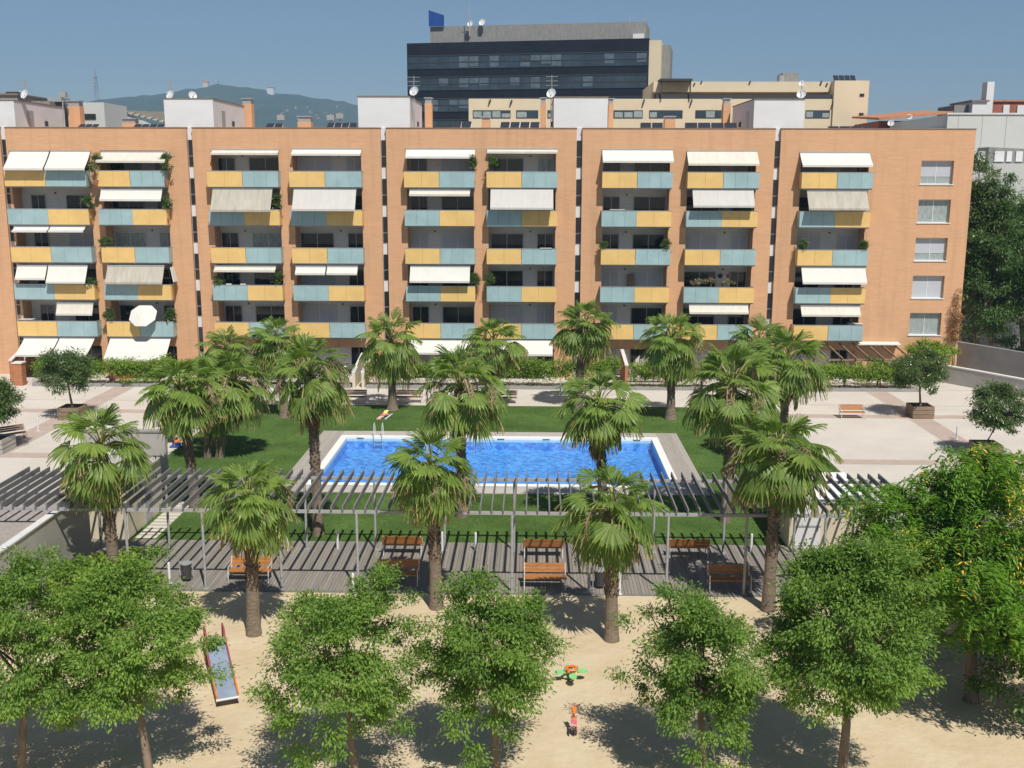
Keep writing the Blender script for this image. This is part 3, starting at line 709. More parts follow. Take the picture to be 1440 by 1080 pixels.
# ================================================================== BEYOND THE ROW
# dark glass tower (turned about nine degrees)
def tower():
    Yc = 185.0; a = P(572, 59, Yc+5); c = P(913, 54.5, Yc-2)
    ang = math.atan2(-7, c.x-a.x); L = math.hypot(c.x-a.x, 7); zt = c.z+.1
    t = thing('office_tower', Vector(((a.x+c.x)/2, Yc+8, 0)), 'dark glass office tower rising behind the brick row', 'office building')
    def bx(u0, u1, v0, v1, z0, z1, mb):
        pts = []
        for z in (z0, z1):
            for u, v in ((u0, v0), (u1, v0), (u1, v1), (u0, v1)):
                pts.append((a.x+u*math.cos(ang)-v*math.sin(ang), a.y+u*math.sin(ang)+v*math.cos(ang), z))
        mb.hexa(pts)
    m = MB(); bx(0, L, 0, 16, 0, zt, m); part(m, 'wall', M['tower_wall'], t)
    z = zt-2.2; k = 0
    rng = random.Random(5)
    while z > 8:
        fr = MB(); bx(.2, L-.2, -.10, -.04, z-2.15, z, fr); wo = part(fr, 'window', M['blue_glass'], t)
        mm = MB()
        n = 23
        for i in range(n+1): bx(.2+(L-.5)*i/n, .2+(L-.5)*i/n+.1, -.18, -.11, z-2.15, z, mm)
        bx(.2, L-.2, -.17, -.12, z-1.12, z-1.0, mm); bx(.1, L-.1, -.22, -.11, z+.02, z+.14, mm)
        part(mm, 'mullion', M['metal_dark'], wo)
        run = {0: [(5, 6), (11, 14)], 1: [(5, 6), (10, 10)], 2: [(5, 6)]}.get(k, [])
        for i0, i1 in run+[(rng.randrange(n),)*2 for _ in range(4)]:
            for i in range(i0, i1+1):
                cb = MB(); bx(.32+(L-.5)*i/n, .18+(L-.5)*(i+1)/n, -.112, -.105, z-rng.uniform(1.2, 2.0), z-.05, cb); part(cb, 'blind', M['tower_blind'], wo)
        z -= 3.6; k += 1
    m = MB(); bx(L+.005, L+2.0, .4, 14, 0, zt-.3, m); part(m, 'end_wall', M['cream_render'], t)
    m = MB(); bx(L+2.0, L+3.4, 3, 12, 0, zt-.8, m); part(m, 'service_shaft', M['louvre'], t)
    m = MB(); zl = P(750, 36, Yc+6).z; bx(3.4, L-.8, 3, 13, zt, zl, m); part(m, 'plant_room', M['louvre'], t)
    m = MB(); bx(L-2.8, L-1.0, 1.2, 2.9, zt, zt+.9, m); part(m, 'roof_unit', M['white'], t)
    m = MB(); bx(3.3, 6.0, 2.5, 2.75, zl+.02, zl+2.7, m); q = m.v[7], m.v[6], m.v[5]; m.v[5] = (q[2][0], q[2][1], q[2][2]-.9); m.v[6] = (q[1][0], q[1][1], q[1][2]-.9); part(m, 'roof_sign', M['blue_sign'], t)
    return zl
zl = tower()
dish(661, 33, 190, 4.5, 'left dish of the pair on top of the dark tower', zb=zl)
dish(678, 31, 190, 5, 'right dish of the pair on top of the dark tower', zb=zl)
for px, y0, lb in ((885, 18, 'short mast near the right end of the dark tower roof'), (907, 18, 'tall mast at the right corner of the dark tower roof'), (660, 2, 'mast rising beside the dishes on the dark tower')):
    a = P(px, y0, 189); m = MB(); m.tube([(a.x, 189, zl-2), (a.x, 189, a.z)], [.12, .05], 6); m.bar((a.x-.4, 189, a.z-1), (a.x+.4, 189, a.z-1), .05)
    single(m, 'roof_mast', M['metal'], lb, 'mast', 'masts on the dark tower')
# cream building with roof terrace
def cream():
    Y = 128.0; t = thing('cream_building', Vector((P(940, 200, Y).x, Y+8, 0)), 'long cream building with strip windows and a roof terrace behind the brick row', 'building')
    A = lambda px, py: P(px, py, Y)
    x0, x1, x2, x3 = A(659, 140).x, A(1175, 140).x, A(1220, 140).x, A(920, 140).x
    zt = A(900, 139).z; zu = A(1050, 113.5).z; zt2 = A(1050, 139).z
    m = MB(); m.box(x0, x1-.3, Y, Y+14, 0, zt); m.box(x1-.3, x2, Y-.3, Y+14, 0, zu); m.box(x3, x1-.3, Y+3, Y+14, zt, A(1050, 128).z); m.box(x3, x1-.3, Y+1.2, Y+14, A(1050, 128).z, zu)
    part(m, 'wall', M['cream_render'], t)
    m = MB(); m.box(x3+.3, x1-.5, Y+2.9, Y+2.99, zt+.05, A(1050, 129.5).z); part(m, 'terrace_glazing', M['red_brick'], t)
    m = MB(); m.box(x3+.2, x1-.4, Y+.1, Y+.16, zt+.0, zt+.55); part(m, 'railing', M['metal_dark'], t)
    for a, b in ((665, 718), (726, 757), (770, 776), (850, 904), (913, 960), (978, 1020), (1133, 1167)):
        f = MB(); za, zb = A(a, 155).z, A(a, 166).z; xa, xb = A(a, 155).x, A(b, 155).x; f.box(xa, xb, Y-.06, Y-.005, zb, za); wo = part(f, 'window', M['blue_glass'], t)
        g = MB(); n = max(1, round((xb-xa)/1.1)); rr = random.Random(a)
        for i in range(n):
            if rr.random() < .55:
                g = MB(); g.box(xa+(xb-xa)*i/n+.08, xa+(xb-xa)*(i+1)/n-.08, Y-.075, Y-.065, zb+.08, za-.08-rr.random()*.3); part(g, 'blind', M['curtain'], wo)
    for px, py in ((1211, 134), (1210, 161)):
        f = MB(); a = A(px-3, py-2); b = A(px+3, py+2); f.box(a.x, b.x, Y-.36, Y-.305, b.z, a.z); part(f, 'small_window', M['dark_glass'], t)
    for px, y0, y1 in ((690, 140, 146), (720, 141, 147), (906, 140, 148), (973, 140, 148), (1172, 142, 150), (987, 114, 119), (1055, 114, 120), (1155, 114, 121), (1163, 117, 123), (977, 117, 122)):
        f = MB(); a = A(px, y0); b = A(px-2.5, y1); f.bar((a.x, Y-.16, a.z), (b.x, Y-.14, b.z), .18); part(f, 'rain_spout', M['metal_dark'], t)
    f = MB(); a = A(928, 114); b = A(973, 114); f.box(a.x, b.x, Y-.5, Y+3, a.z, a.z+.25)
    for xx in (a.x+.2, b.x-.2): f.bar((xx, Y-.2, zt), (xx, Y-.2, a.z), .15)
    part(f, 'terrace_canopy', M['metal_dark'], t)
    f = MB(); a = A(1109, 110); b = A(1132, 104); f.box(a.x, b.x, Y+3, Y+6, zu, b.z+.4); part(f, 'roof_unit', M['louvre'], t)
    f = MB(); a = A(1104, 106); f.tube([(a.x, Y+2, zu), (a.x, Y+2, a.z+.2)], .35, 10); part(f, 'flue', M['metal'], t)
    for i in range(4):
        a = A(1176+i*8, 113); f = MB(); f.hexa([(a.x, Y+1, zu+.05), (a.x+.6, Y+1, zu+.05), (a.x+.7, Y+2, zu+.75), (a.x+.1, Y+2, zu+.75), (a.x, Y+1, zu+.1), (a.x+.6, Y+1, zu+.1), (a.x+.7, Y+2, zu+.8), (a.x+.1, Y+2, zu+.8)])
        part(f, 'solar_panel', M['solar'], t)
cream()
# right-hand background
def bg_box(name, px0, px1, ytop, Y, dep, mk, label, cat='building', roof=None, x1w=None):
    a = P(px0, ytop, Y); c = P(px1, ytop, Y); t = thing(name, Vector(((a.x+c.x)/2, Y+dep/2, 0)), label, cat)
    m = MB(); m.box(a.x, c.x, Y, Y+dep, 0, a.z); part(m, 'wall', M[mk], t)
    if roof:
        m = MB(); m.box(a.x-.2, c.x+.2, Y-.2, Y+dep+.2, a.z, a.z+.18); part(m, 'roof', M[roof], t)
    return t, a, c
# grey concrete building at right
def grey():
    Y = 101.0; a = P(1333, 161, Y); xr = 72.0
    t = thing('grey_building', Vector((54, Y+8, 0)), 'pale grey concrete building behind the trees on the right', 'building')
    m = MB(); m.box(a.x, xr, Y, Y+16, 0, a.z); m.box(P(1308, 181, Y).x, a.x, Y+.4, Y+12, 0, P(1308, 180, Y).z); part(m, 'wall', M['pale_wall'], t)
    m = MB(); m.box(a.x-.1, xr, Y-.1, Y+.3, a.z, a.z+.15); part(m, 'coping', M['stone'], t)
    Y2 = 97.0; zt = P(1400, 230, Y2).z; m = MB(); m.box(P(1362, 230, Y2).x, xr, Y2, Y-.002, 0, zt); part(m, 'lower_wing', M['pale_wall'], t)
    z2 = P(1400, 228, 99).z; z3 = P(1400, 207, 99).z; x0 = P(1388, 210, 99).x
    m = MB(); m.hexa([(x0, 98.6, zt), (xr, 98.6, zt), (xr, Y-.004, zt), (x0, Y-.004, zt), (x0, 98.6, z3), (xr, 98.6, z3-1.6), (xr, Y-.004, z3-1.6), (x0, Y-.004, z3)]); part(m, 'attic', M['louvre'], t)
    for p0, p1 in ((1375, 1386), (1398, 1413), (1415, 1424), (1428, 1439), (1444, 1456)):
        f = MB(); q0 = P(p0, 228, 98.5); q1 = P(p1, 211, 98.5); f.box(q0.x, q1.x, 98.50, 98.58, q0.z+.05, q1.z-.1); part(f, 'window', M['white'], t)
    m = MB()
    for k in range(8): xx = a.x+2.2*k+1; m.box(xx, xx+.03, Y-.012, Y-.002, zt, a.z-.05)
    part(m, 'panel_joint', M['louvre'], t)
grey()
t, a, c = bg_box('brick_house', 1236, 1333, 170, 118, 9, 'red_brick', 'dark red brick house with sloping tiled eaves above the right-hand block', 'house')
m = MB(); z0, z1 = P(1236, 168, 118).z, P(1333, 159, 118).z
m.hexa([(a.x-.3, 117, z0-.1), (c.x+.1, 117, z1-.1), (c.x+.1, 127, z1+.6), (a.x-.3, 127, z0+.6), (a.x-.3, 117, z0+.12), (c.x+.1, 117, z1+.12), (c.x+.1, 127, z1+.8), (a.x-.3, 127, z0+.8)]); part(m, 'roof', M['roof_tile'], t)
m = MB(); m.box(a.x+3, c.x-1, 117.9, 117.98, z0-2.0, z0-.5); part(m, 'window', M['dark_glass'], t)
dish(1279, 164, 117, 4, 'satellite dish on the tiled roof of the dark red house', zb=z0)
t, a, c = bg_box('white_house', 1368, 1388, 143, 122, 6, 'white', 'small white house left of the tall white chimney', 'house', 'coping')
m = MB(); m.box(a.x-1.6, a.x-.1, 123, 128, 0, a.z-.3); part(m, 'side_wall', M['louvre'], t)
bg_box('white_chimney', 1389, 1399, 115, 124, 1.4, 'white', 'tall slim white chimney against the sky at right', 'chimney')
t, a, c = bg_box('pink_house', 1392, 1475, 143, 126, 9, 'red_brick', 'pinkish brick house behind the slim white chimney', 'house', 'roof_tile')
m = MB(); q = P(1431, 148, 125.9); m.box(q.x, q.x+2.5, 125.85, 125.98, q.z-1.6, q.z); part(m, 'wall_panel', M['white'], t)
m = MB(); q = P(1411, 150, 125.9); m.box(q.x, q.x+.7, 125.85, 125.98, q.z-1.6, q.z+.2); part(m, 'window', M['white'], t)
# left-hand background roofs
t, a, c = bg_box('pale_house', 110, 146, 144, 108, 6, 'pale_wall', 'pale flat roofed house behind the leftmost brick chimney', 'house')
m = MB(); q = P(112, 160, 107.9); m.box(q.x, q.x+1.6, 107.9, 107.98, q.z-.5, q.z); part(m, 'window', M['dark_glass'], t)
t = thing('gabled_hall', Vector((P(190, 170, 118).x, 122, 0)), 'low pale hall with a corrugated gable roof below the hill', 'building')
q0, q1, q2 = P(148, 176, 118), P(180, 160, 118), P(236, 172, 118)
m = MB(); m.hexa([(q0.x, 118, 0), (q2.x, 118, 0), (q2.x, 130, 0), (q0.x, 130, 0), (q0.x, 118, q0.z), (q2.x, 118, q2.z-1), (q2.x, 130, q2.z-1), (q0.x, 130, q0.z)])
m.poly([(q0.x, 118, q0.z), (q2.x, 118, q2.z-1), (q1.x, 118, q1.z)]); part(m, 'wall', M['pale_wall'], t)
m = MB(); m.hexa([(q1.x, 117.8, q1.z), (q2.x+1, 117.8, q2.z-.4), (q2.x+1, 130, q2.z+.3), (q1.x, 130, q1.z+.6), (q1.x, 117.8, q1.z+.15), (q2.x+1, 117.8, q2.z-.25), (q2.x+1, 130, q2.z+.45), (q1.x, 130, q1.z+.75)])
for k in range(9): u = k/8; m.bar((q1.x+(q2.x+1-q1.x)*u, 117.7, q1.z+.25+(q2.z-.4-q1.z)*u), (q1.x+(q2.x+1-q1.x)*u, 130, q1.z+.85+(q2.z-.3-q1.z)*u), .18)
part(m, 'roof', M['aw_beige'], t)
t, a, c = bg_box('brown_house', -8, 24, 134, 112, 8, 'aw_beige', 'brown roof house beyond the leftmost stair house', 'house', 'coping')
for px in (6, 14):
    m = MB(); q = P(px, 128, 111.5); m.box(q.x-.3, q.x+.3, 112.4, 113, a.z, q.z); part(m, 'flue', M['metal_dark'], t)
t, a, c = bg_box('grey_house', 44, 70, 142, 106, 6, 'louvre', 'small grey house with a rooftop unit beyond the left stair house', 'house')
m = MB(); q = P(60, 136, 106); m.box(q.x, q.x+1.4, 107, 109, a.z, q.z); part(m, 'roof_unit', M['metal'], t)
# hills
def hill():
    prof = [(-60, 150), (60, 147), (118, 143), (150, 138), (190, 137), (215, 134), (250, 127), (275, 123), (290, 121), (320, 121), (345, 123), (370, 127), (400, 130), (430, 136), (465, 141), (500, 147), (545, 158), (620, 176), (760, 200), (900, 205), (1440, 214), (1600, 220)]
    xs = [p[0] for p in prof]; ys = [p[1] for p in prof]; nx, ny = 160, 26; V = []; F = []
    rng = np.random.default_rng(3); ph = rng.uniform(0, 6, 8)
    for j in range(ny):
        v = j/(ny-1); Y = 1300+v*1300
        for i in range(nx):
            px = -60+1660*i/(nx-1); yy = np.interp(px, xs, ys)
            top = P(px, yy, 2600); X = top.x
            rid = math.sin(px*.11+ph[0]+v*5)*.5+math.sin(px*.047+ph[1]-v*9)+.4*math.sin(px*.31+v*14)
            z = top.z*(v**1.25)*(1+.06*rid*(1-v)*v*4)+rid*2*v+rng.normal(0, 1.0)*v
            V.append((X, Y, z))
    for j in range(ny-1):
        for i in range(nx-1):
            a = j*nx+i; F.append((a, a+1, a+nx+1, a+nx))
    me = bpy.data.meshes.new('hills'); me.from_pydata(V, [], F); me.materials.append(M['hill']); me.update()
    o = bpy.data.objects.new('hills', me); COL.objects.link(o); tag(o, kind='structure')
hill()
def far_house(px, py, Y, wpx, hpx, label, name='hillside_house', mk='concrete', cat='house', group='pale houses on the far hillside'):
    a = P(px, py, Y); s = scl(Y); w_, h_ = wpx/s, hpx/s
    m = MB(); m.box(a.x-w_/2, a.x+w_/2, Y-8, Y+6, a.z-h_*1.6, a.z+h_/2); m.cur = 1
    m.hexa([(a.x-w_*.55, Y-9, a.z+h_/2), (a.x+w_*.55, Y-9, a.z+h_/2), (a.x+w_*.55, Y+7, a.z+h_/2), (a.x-w_*.55, Y+7, a.z+h_/2), (a.x-w_*.3, Y-2, a.z+h_*.8), (a.x+w_*.3, Y-2, a.z+h_*.8), (a.x+w_*.3, Y, a.z+h_*.8), (a.x-w_*.3, Y, a.z+h_*.8)])
    single(m, name, [M[mk], M['roof_tile']], label, cat, group)
rg = random.Random(9)
for k in range(11):
    px = rg.uniform(395, 485); py = 148+rg.uniform(0, 22)
    Yh = 2600-(py-np.interp(px, [395, 485], [130, 144]))*32
    far_house(px, py, Yh, rg.uniform(1.2, 2.4), rg.uniform(1.0, 1.7), 'tiny pale house among trees low on the far hillside')
far_house(290, 119, 2585, 7, 7, 'pale hilltop palace on the highest ridge of the far hill', 'hilltop_palace', 'cream_render', 'palace', None)
far_house(381, 126, 2585, 9, 5, 'pale domed building on the ridge right of the hilltop palace', 'hilltop_building', 'white', 'building', None)
def mast(px, y0, y1, Y, label, w0=6):
    a = P(px, y1, Y); b = P(px, y0, Y); m = MB(); n = 7; w_ = w0
    for k in range(n):
        z0 = a.z+(b.z-a.z)*k/n; z1 = a.z+(b.z-a.z)*(k+1)/n; wa = w_*(1-k/n*.8)/2; wb = w_*(1-(k+1)/n*.8)/2
        for sx, sy in ((1, 1), (1, -1), (-1, 1), (-1, -1)):
            m.bar((a.x+sx*wa, Y+sy*wa, z0), (a.x+sx*wb, Y+sy*wb, z1), w0*.09); m.bar((a.x+sx*wa, Y+sy*wa, z0), (a.x-sx*wb, Y+sy*wb, z1), w0*.06)
    m.tube([(a.x, Y, b.z), (a.x, Y, b.z+(b.z-a.z)*.35)], w0*.07, 6)
    for u in (.45, .6, .78): m.box(a.x-w0*.5, a.x+w0*.5, Y-w0*.3, Y+w0*.3, a.z+(b.z-a.z)*u, a.z+(b.z-a.z)*(u+.04))
    single(m, 'radio_mast', M['metal'], label, 'radio mast', 'lattice masts on the horizon')
mast(136, 100, 139, 2300, 'tall lattice radio mast at the left end of the far hill', 9)
mast(307, 112, 123, 2600, 'short lattice mast just right of the hilltop palace', 5)

# ================================================================== GROUND, PLAZA, LAWN, POOL
m = MB(); m.poly([(-4500, -300, -1.4), (4500, -300, -1.4), (4500, 7000, -1.4), (-4500, 7000, -1.4)]); struct(m, 'ground', M['city'])
XL = G(113, 800).x
YD0, YD1 = 39.25, 45.0                       # boardwalk
LX0 = G(236, 640).x; LX1 = 2*(-2.15)-LX0; LY1 = 74.0
PX0, PX1, PY0, PY1 = -11.75, 7.45, 54.3, 64.4   # water
KX0, KX1, KY0, KY1 = -13.55, 9.2, 52.6, 66.0    # boards round it
def ring(m, X0, X1, Y0, Y1, x0, x1, y0, y1, z0, z1):
    m.box(X0, X1, Y0, y0, z0, z1); m.box(X0, X1, y1, Y1, z0, z1); m.box(X0, x0, y0, y1, z0, z1); m.box(x1, X1, y0, y1, z0, z1)
m = MB(); m.box(-70, 60, -5, YD0-.04, -.3, 0); struct(m, 'sand', M['sand'])
m = MB(); ring(m, -70, 60, YD0-.04, 130, LX0, LX1, YD0+.0, LY1, -.3, 0); struct(m, 'plaza', M['plaza'])
m = MB(); ring(m, LX0, LX1, YD1, LY1, KX0, KX1, KY0, KY1, -.3, .0); struct(m, 'lawn', M['grass'])
m = MB(); m.box(LX0, LX1, YD0, YD1, -.3, -.06); struct(m, 'boardwalk_base', M['soil'])
m = MB(); x = -20.0
while x < 14.5: m.box(x+.006, x+.134, YD0, YD1-.02, .012, .045); x += .14
struct(m, 'boardwalk', M['deck'])
m = MB(); m.box(-20, 14.6, YD0-.09, YD0-.01, -.05, .04); m.box(-20, 14.6, YD1-.015, YD1+.035, -.05, .04); struct(m, 'boardwalk_edge', M['rafter'])
m = MB(); bw = .12
for (a, c, y0, y1) in ((KX0, PX0-.42, KY0, KY1), (PX1+.42, KX1, KY0, KY1)):
    n = int((c-a)/bw); 
    for k in range(n): m.box(a+(c-a)*k/n+.004, a+(c-a)*(k+1)/n-.004, y0, y1, -.2, .03)
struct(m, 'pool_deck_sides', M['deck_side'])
m = MB()
for (a, c, y0, y1) in ((PX0-.42, PX1+.42, KY0, PY0-.42), (PX0-.42, PX1+.42, PY1+.42, KY1)):
    n = int((y1-y0)/bw)
    for k in range(n): m.box(a, c, y0+(y1-y0)*k/n+.004, y0+(y1-y0)*(k+1)/n-.004, -.2, .03)
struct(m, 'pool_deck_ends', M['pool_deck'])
m = MB(); ring(m, PX0-.42, PX1+.42, PY0-.42, PY1+.42, PX0, PX1, PY0, PY1, -.25, .045); struct(m, 'pool_coping', M['coping_white'])
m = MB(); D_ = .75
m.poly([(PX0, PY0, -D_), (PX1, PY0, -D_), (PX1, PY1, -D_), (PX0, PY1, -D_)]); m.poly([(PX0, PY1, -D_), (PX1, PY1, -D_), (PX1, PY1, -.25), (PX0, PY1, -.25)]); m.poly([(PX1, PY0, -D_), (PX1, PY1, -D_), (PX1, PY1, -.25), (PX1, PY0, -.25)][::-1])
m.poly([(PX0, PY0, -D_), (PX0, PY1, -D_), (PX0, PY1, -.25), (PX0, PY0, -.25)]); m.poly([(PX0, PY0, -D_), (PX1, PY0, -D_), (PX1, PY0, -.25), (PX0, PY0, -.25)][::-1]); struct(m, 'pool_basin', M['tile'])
m = MB(); m.poly([(PX0+.001, PY0+.001, -.09), (PX1-.001, PY0+.001, -.09), (PX1-.001, PY1-.001, -.09), (PX0+.001, PY1-.001, -.09)]); struct(m, 'pool_water', M['water'])
# darker paving bands
m = MB(); z = .004
def bandx(y, w_, x0, x1): m.poly([(x0, y, z), (x1, y, z), (x1, y+w_, z), (x0, y+w_, z)])
def bandy(x, w_, y0, y1): m.poly([(x, y0, z), (x+w_, y0, z), (x+w_, y1, z), (x, y1, z)])
for yy, ww in ((G(1300, 586).y, 1.1), (G(1300, 650).y, 1.1)):
    bandx(yy-.6, ww, LX1+.3, 58); bandx(yy-.6, ww, -66, LX0-.3)
xr = G(1300, 593).x; xl = G(90, 588).x
for x0 in (xr-.8, xl-.8):
    yb = [G(1300, 650).y+.5, G(1300, 586).y-.6, G(1300, 586).y+.5]
    bandy(x0, 1.6, YD1+1, G(1300, 650).y-.6); bandy(x0, 1.6, yb[0], yb[1]); bandy(x0, 1.6, yb[2], 79.9)
struct(m, 'paving_bands', M['band'])
m = MB()
for yy in (G(1300, 571).y, G(1300, 548).y-.4): m.poly([(LX1+1, yy, .003), (58, yy, .003), (58, yy+.12, .003), (LX1+1, yy+.12, .003)]); m.poly([(-66, yy, .003), (LX0-1, yy, .003), (LX0-1, yy+.12, .003), (-66, yy+.12, .003)])
struct(m, 'paving_lines', M['band'])
# stepping stones
m = MB(); a = G(192, 758); yy = YD1+.3
while yy < 50.5: m.box(a.x-.1, a.x+.85, yy, yy+.34, 0, .025); yy += .46
struct(m, 'stepping_path', M['plaza'])
# short tufts of grass over the lawn
def tufts():
    rng = np.random.default_rng(8); n = 60000
    x = rng.uniform(LX0+.1, LX1-.1, n); y = YD1+.1+(LY1-YD1-.2)*rng.uniform(0, 1, n)**1.4
    k = ~((x > KX0-.05) & (x < KX1+.05) & (y > KY0-.05) & (y < KY1+.05)) & ~((x > a.x-.15) & (x < a.x+.9) & (y < 50.6)); x, y = x[k], y[k]; n = len(x)
    pos = np.stack([x, y, np.zeros(n)], 1); d = unit(rng.normal(size=(n, 3))*.5+np.array([0, 0, 1])); nn = unit(rng.normal(size=(n, 3)))
    V, Q = leaves(pos, d, nn, rng.uniform(.04, .09, n), rng.uniform(.02, .04, n))
    o = link('grass', npmesh('grass', V, Q, M['blade'])); tag(o, 'short mown grass of the lawn around the pool', 'grass', kind='stuff')
tufts()

# ================================================================== PERGOLA AND SERVICE BUILDINGS
def pergola():
    t = thing('pergola', Vector((-2, 41.7, 0)), 'long grey slatted pergola on thin steel posts over the boardwalk', 'pergola')
    yf, yb, zf = 39.35, 44.0, 3.36
    x0, x1 = P(-8, 700, yf).x-1.2, P(1243, 700, yb).x
    m = MB(); m.box(x0, x1-1.2, yf-.05, yf+.05, zf-.12, zf); part(m, 'front_beam', M['steel_post'], t)
    m = MB(); m.box(x0, x1, yb-.05, yb+.05, zf-.12, zf); part(m, 'rear_beam', M['steel_post'], t)
    n = 84; first = None
    for i in range(n):
        x = x0+.15+(x1-x0-.3)*i/(n-1); yy = yf-.12 if x < x1-1.3 else yf+.2
        if first is None:
            m = MB(); m.hexa([(x-.028, yf-.12, zf+.002), (x+.028, yf-.12, zf+.002), (x+.028, yb+.45, zf+.002), (x-.028, yb+.45, zf+.002), (x-.028, yf-.12, zf+.20), (x+.028, yf-.12, zf+.20), (x+.028, yb+.45, zf+.22), (x-.028, yb+.45, zf+.22)])
            o = part(m, 'rafter', M['rafter'], t); first = o; fx = x
        else:
            o = first.copy(); COL.objects.link(o); o.location.x = first.location.x+(x-fx)
    xs = [G(px, 828).x for px in (183, 288, 393, 499, 606, 714, 823, 932, 1041)]; dx = (xs[-1]-xs[0])/8
    fp = None
    for row, yy, k0, k1 in ((0, yf, -1, 10), (1, yb, -2, 11)):
        for k in range(k0, k1):
            x = xs[0]+dx*k
            if x > x1-.2 or (x < -17.5 and row == 0): continue
            if x < -17 and row == 1: pass
            if fp is None:
                m = MB(); m.tube([(x, yy, .0), (x, yy, zf-.12)], .055, 10); m.box(x-.1, x+.1, yy-.1, yy+.1, .046, .06); fp = part(m, 'post', M['steel_post'], t); fpx, fpy = x, yy
            else:
                o = fp.copy(); COL.objects.link(o); o.location.x = fp.location.x+x-fpx; o.location.y = fp.location.y+yy-fpy
pergola()
XL = G(113, 800).x
def low_building(name, x0, x1, y0, y1, z, label, side):
    t = thing(name, Vector(((x0+x1)/2, (y0+y1)/2, 0)), label, 'building')
    m = MB(); ring(m, x0, x1, y0, y1, x0+.22, x1-.22, y0+.22, y1-.22, 0, z); part(m, 'wall', M['concrete'], t)
    m = MB(); m.box(x0+.22, x1-.22, y0+.22, y1-.22, z-.5, z-.38); part(m, 'roof', M['gravel'], t)
    m = MB(); ring(m, x0-.05, x1+.05, y0-.05, y1+.05, x0+.26, x1-.26, y0+.26, y1-.26, z, z+.06); part(m, 'coping', M['stone'], t)
    return t
t = low_building('storage_building', -34, XL, 24, 42.7, 3.0, 'low grey building with a gravel roof in the lower left', 1)
m = MB(); q = G(63, 800); m.box(XL, XL+.05, 37.0, 38.0, 0, 2.0); part(m, 'door', M['metal'], t)
m = MB(); m.box(XL, XL+.35, 35.6, 36.1, 1.8, 1.95); part(m, 'wall_lamp', M['white_frame'], t)
XRr = -4.3-XL
t = low_building('plain_building', G(1312, 920).x, 34, 34.0, 42.0, 2.72, 'low concrete building in deep shade behind the flowering tree', -1)
def hut(x0, x1, y0, y1, z, name, label, door, roofm='white_roof', wm='beige', dm='white'):
    t = thing(name, Vector(((x0+x1)/2, (y0+y1)/2, 0)), label, 'hut')
    m = MB(); m.box(x0, x1, y0, y1, 0, z); part(m, 'wall', M[wm], t)
    m = MB(); m.box(x0-.1, x1+.1, y0-.1, y1+.1, z, z+.10); part(m, 'roof', M[roofm], t)
    if door:
        m = MB(); m.box(door[0], door[1], y0-.05, y0-.003, .05, 2.0); d = part(m, 'door', M[dm], t)
        m = MB(); xm = (door[0]+door[1])/2; m.box(door[0], door[1], y0-.06, y0-.052, 1.02, 1.12); m.box(door[1]-.16, door[1]-.1, y0-.1, y0-.052, .9, 1.0); part(m, 'rail', M['metal'], d)
    return t
a, c = G(108, 762), G(180, 760)
t = hut(a.x-.3, c.x, 45.1, 49.6, 2.6, 'shower_hut', 'cream rendered hut with striped pergola shadows beside the stepping path', None, 'concrete')
m = MB(); m.box(c.x, c.x+.05, 47.2, 48.1, .03, 1.95); part(m, 'door', M['metal'], t)
a, c = G(1112, 777), G(1212, 775)
hut(a.x, c.x+.3, 44.7, 49.0, 2.2, 'changing_hut', 'white roofed hut with a white door under the right end of the pergola', (a.x+.2, a.x+1.35))
# grey wall block left of the lawn
a = G(236, 678); m = MB(); 
t = thing('screen_wall', Vector((a.x-2.5, a.y+.2, 0)), 'plain grey rendered screen wall at the left edge of the lawn', 'wall')
m.box(a.x-4.6, a.x-.02, a.y, a.y+.35, 0, 2.75); part(m, 'wall', M['concrete'], t)
m = MB(); m.box(a.x-4.65, a.x+.03, a.y-.05, a.y+.40, 2.75, 2.83); part(m, 'coping', M['concrete_dark'], t)
m = MB(); m.box(a.x-1.9, a.x-1.7, 49.9, a.y-.06, 0, 2.35); m.cur = 1; m.box(a.x-1.95, a.x-1.65, 49.9, a.y-.06, 2.35, 2.42)
single(m, 'garden_wall', [M['concrete'], M['coping_white']], 'pale low wall with a white top leading up to the grey block', 'wall')

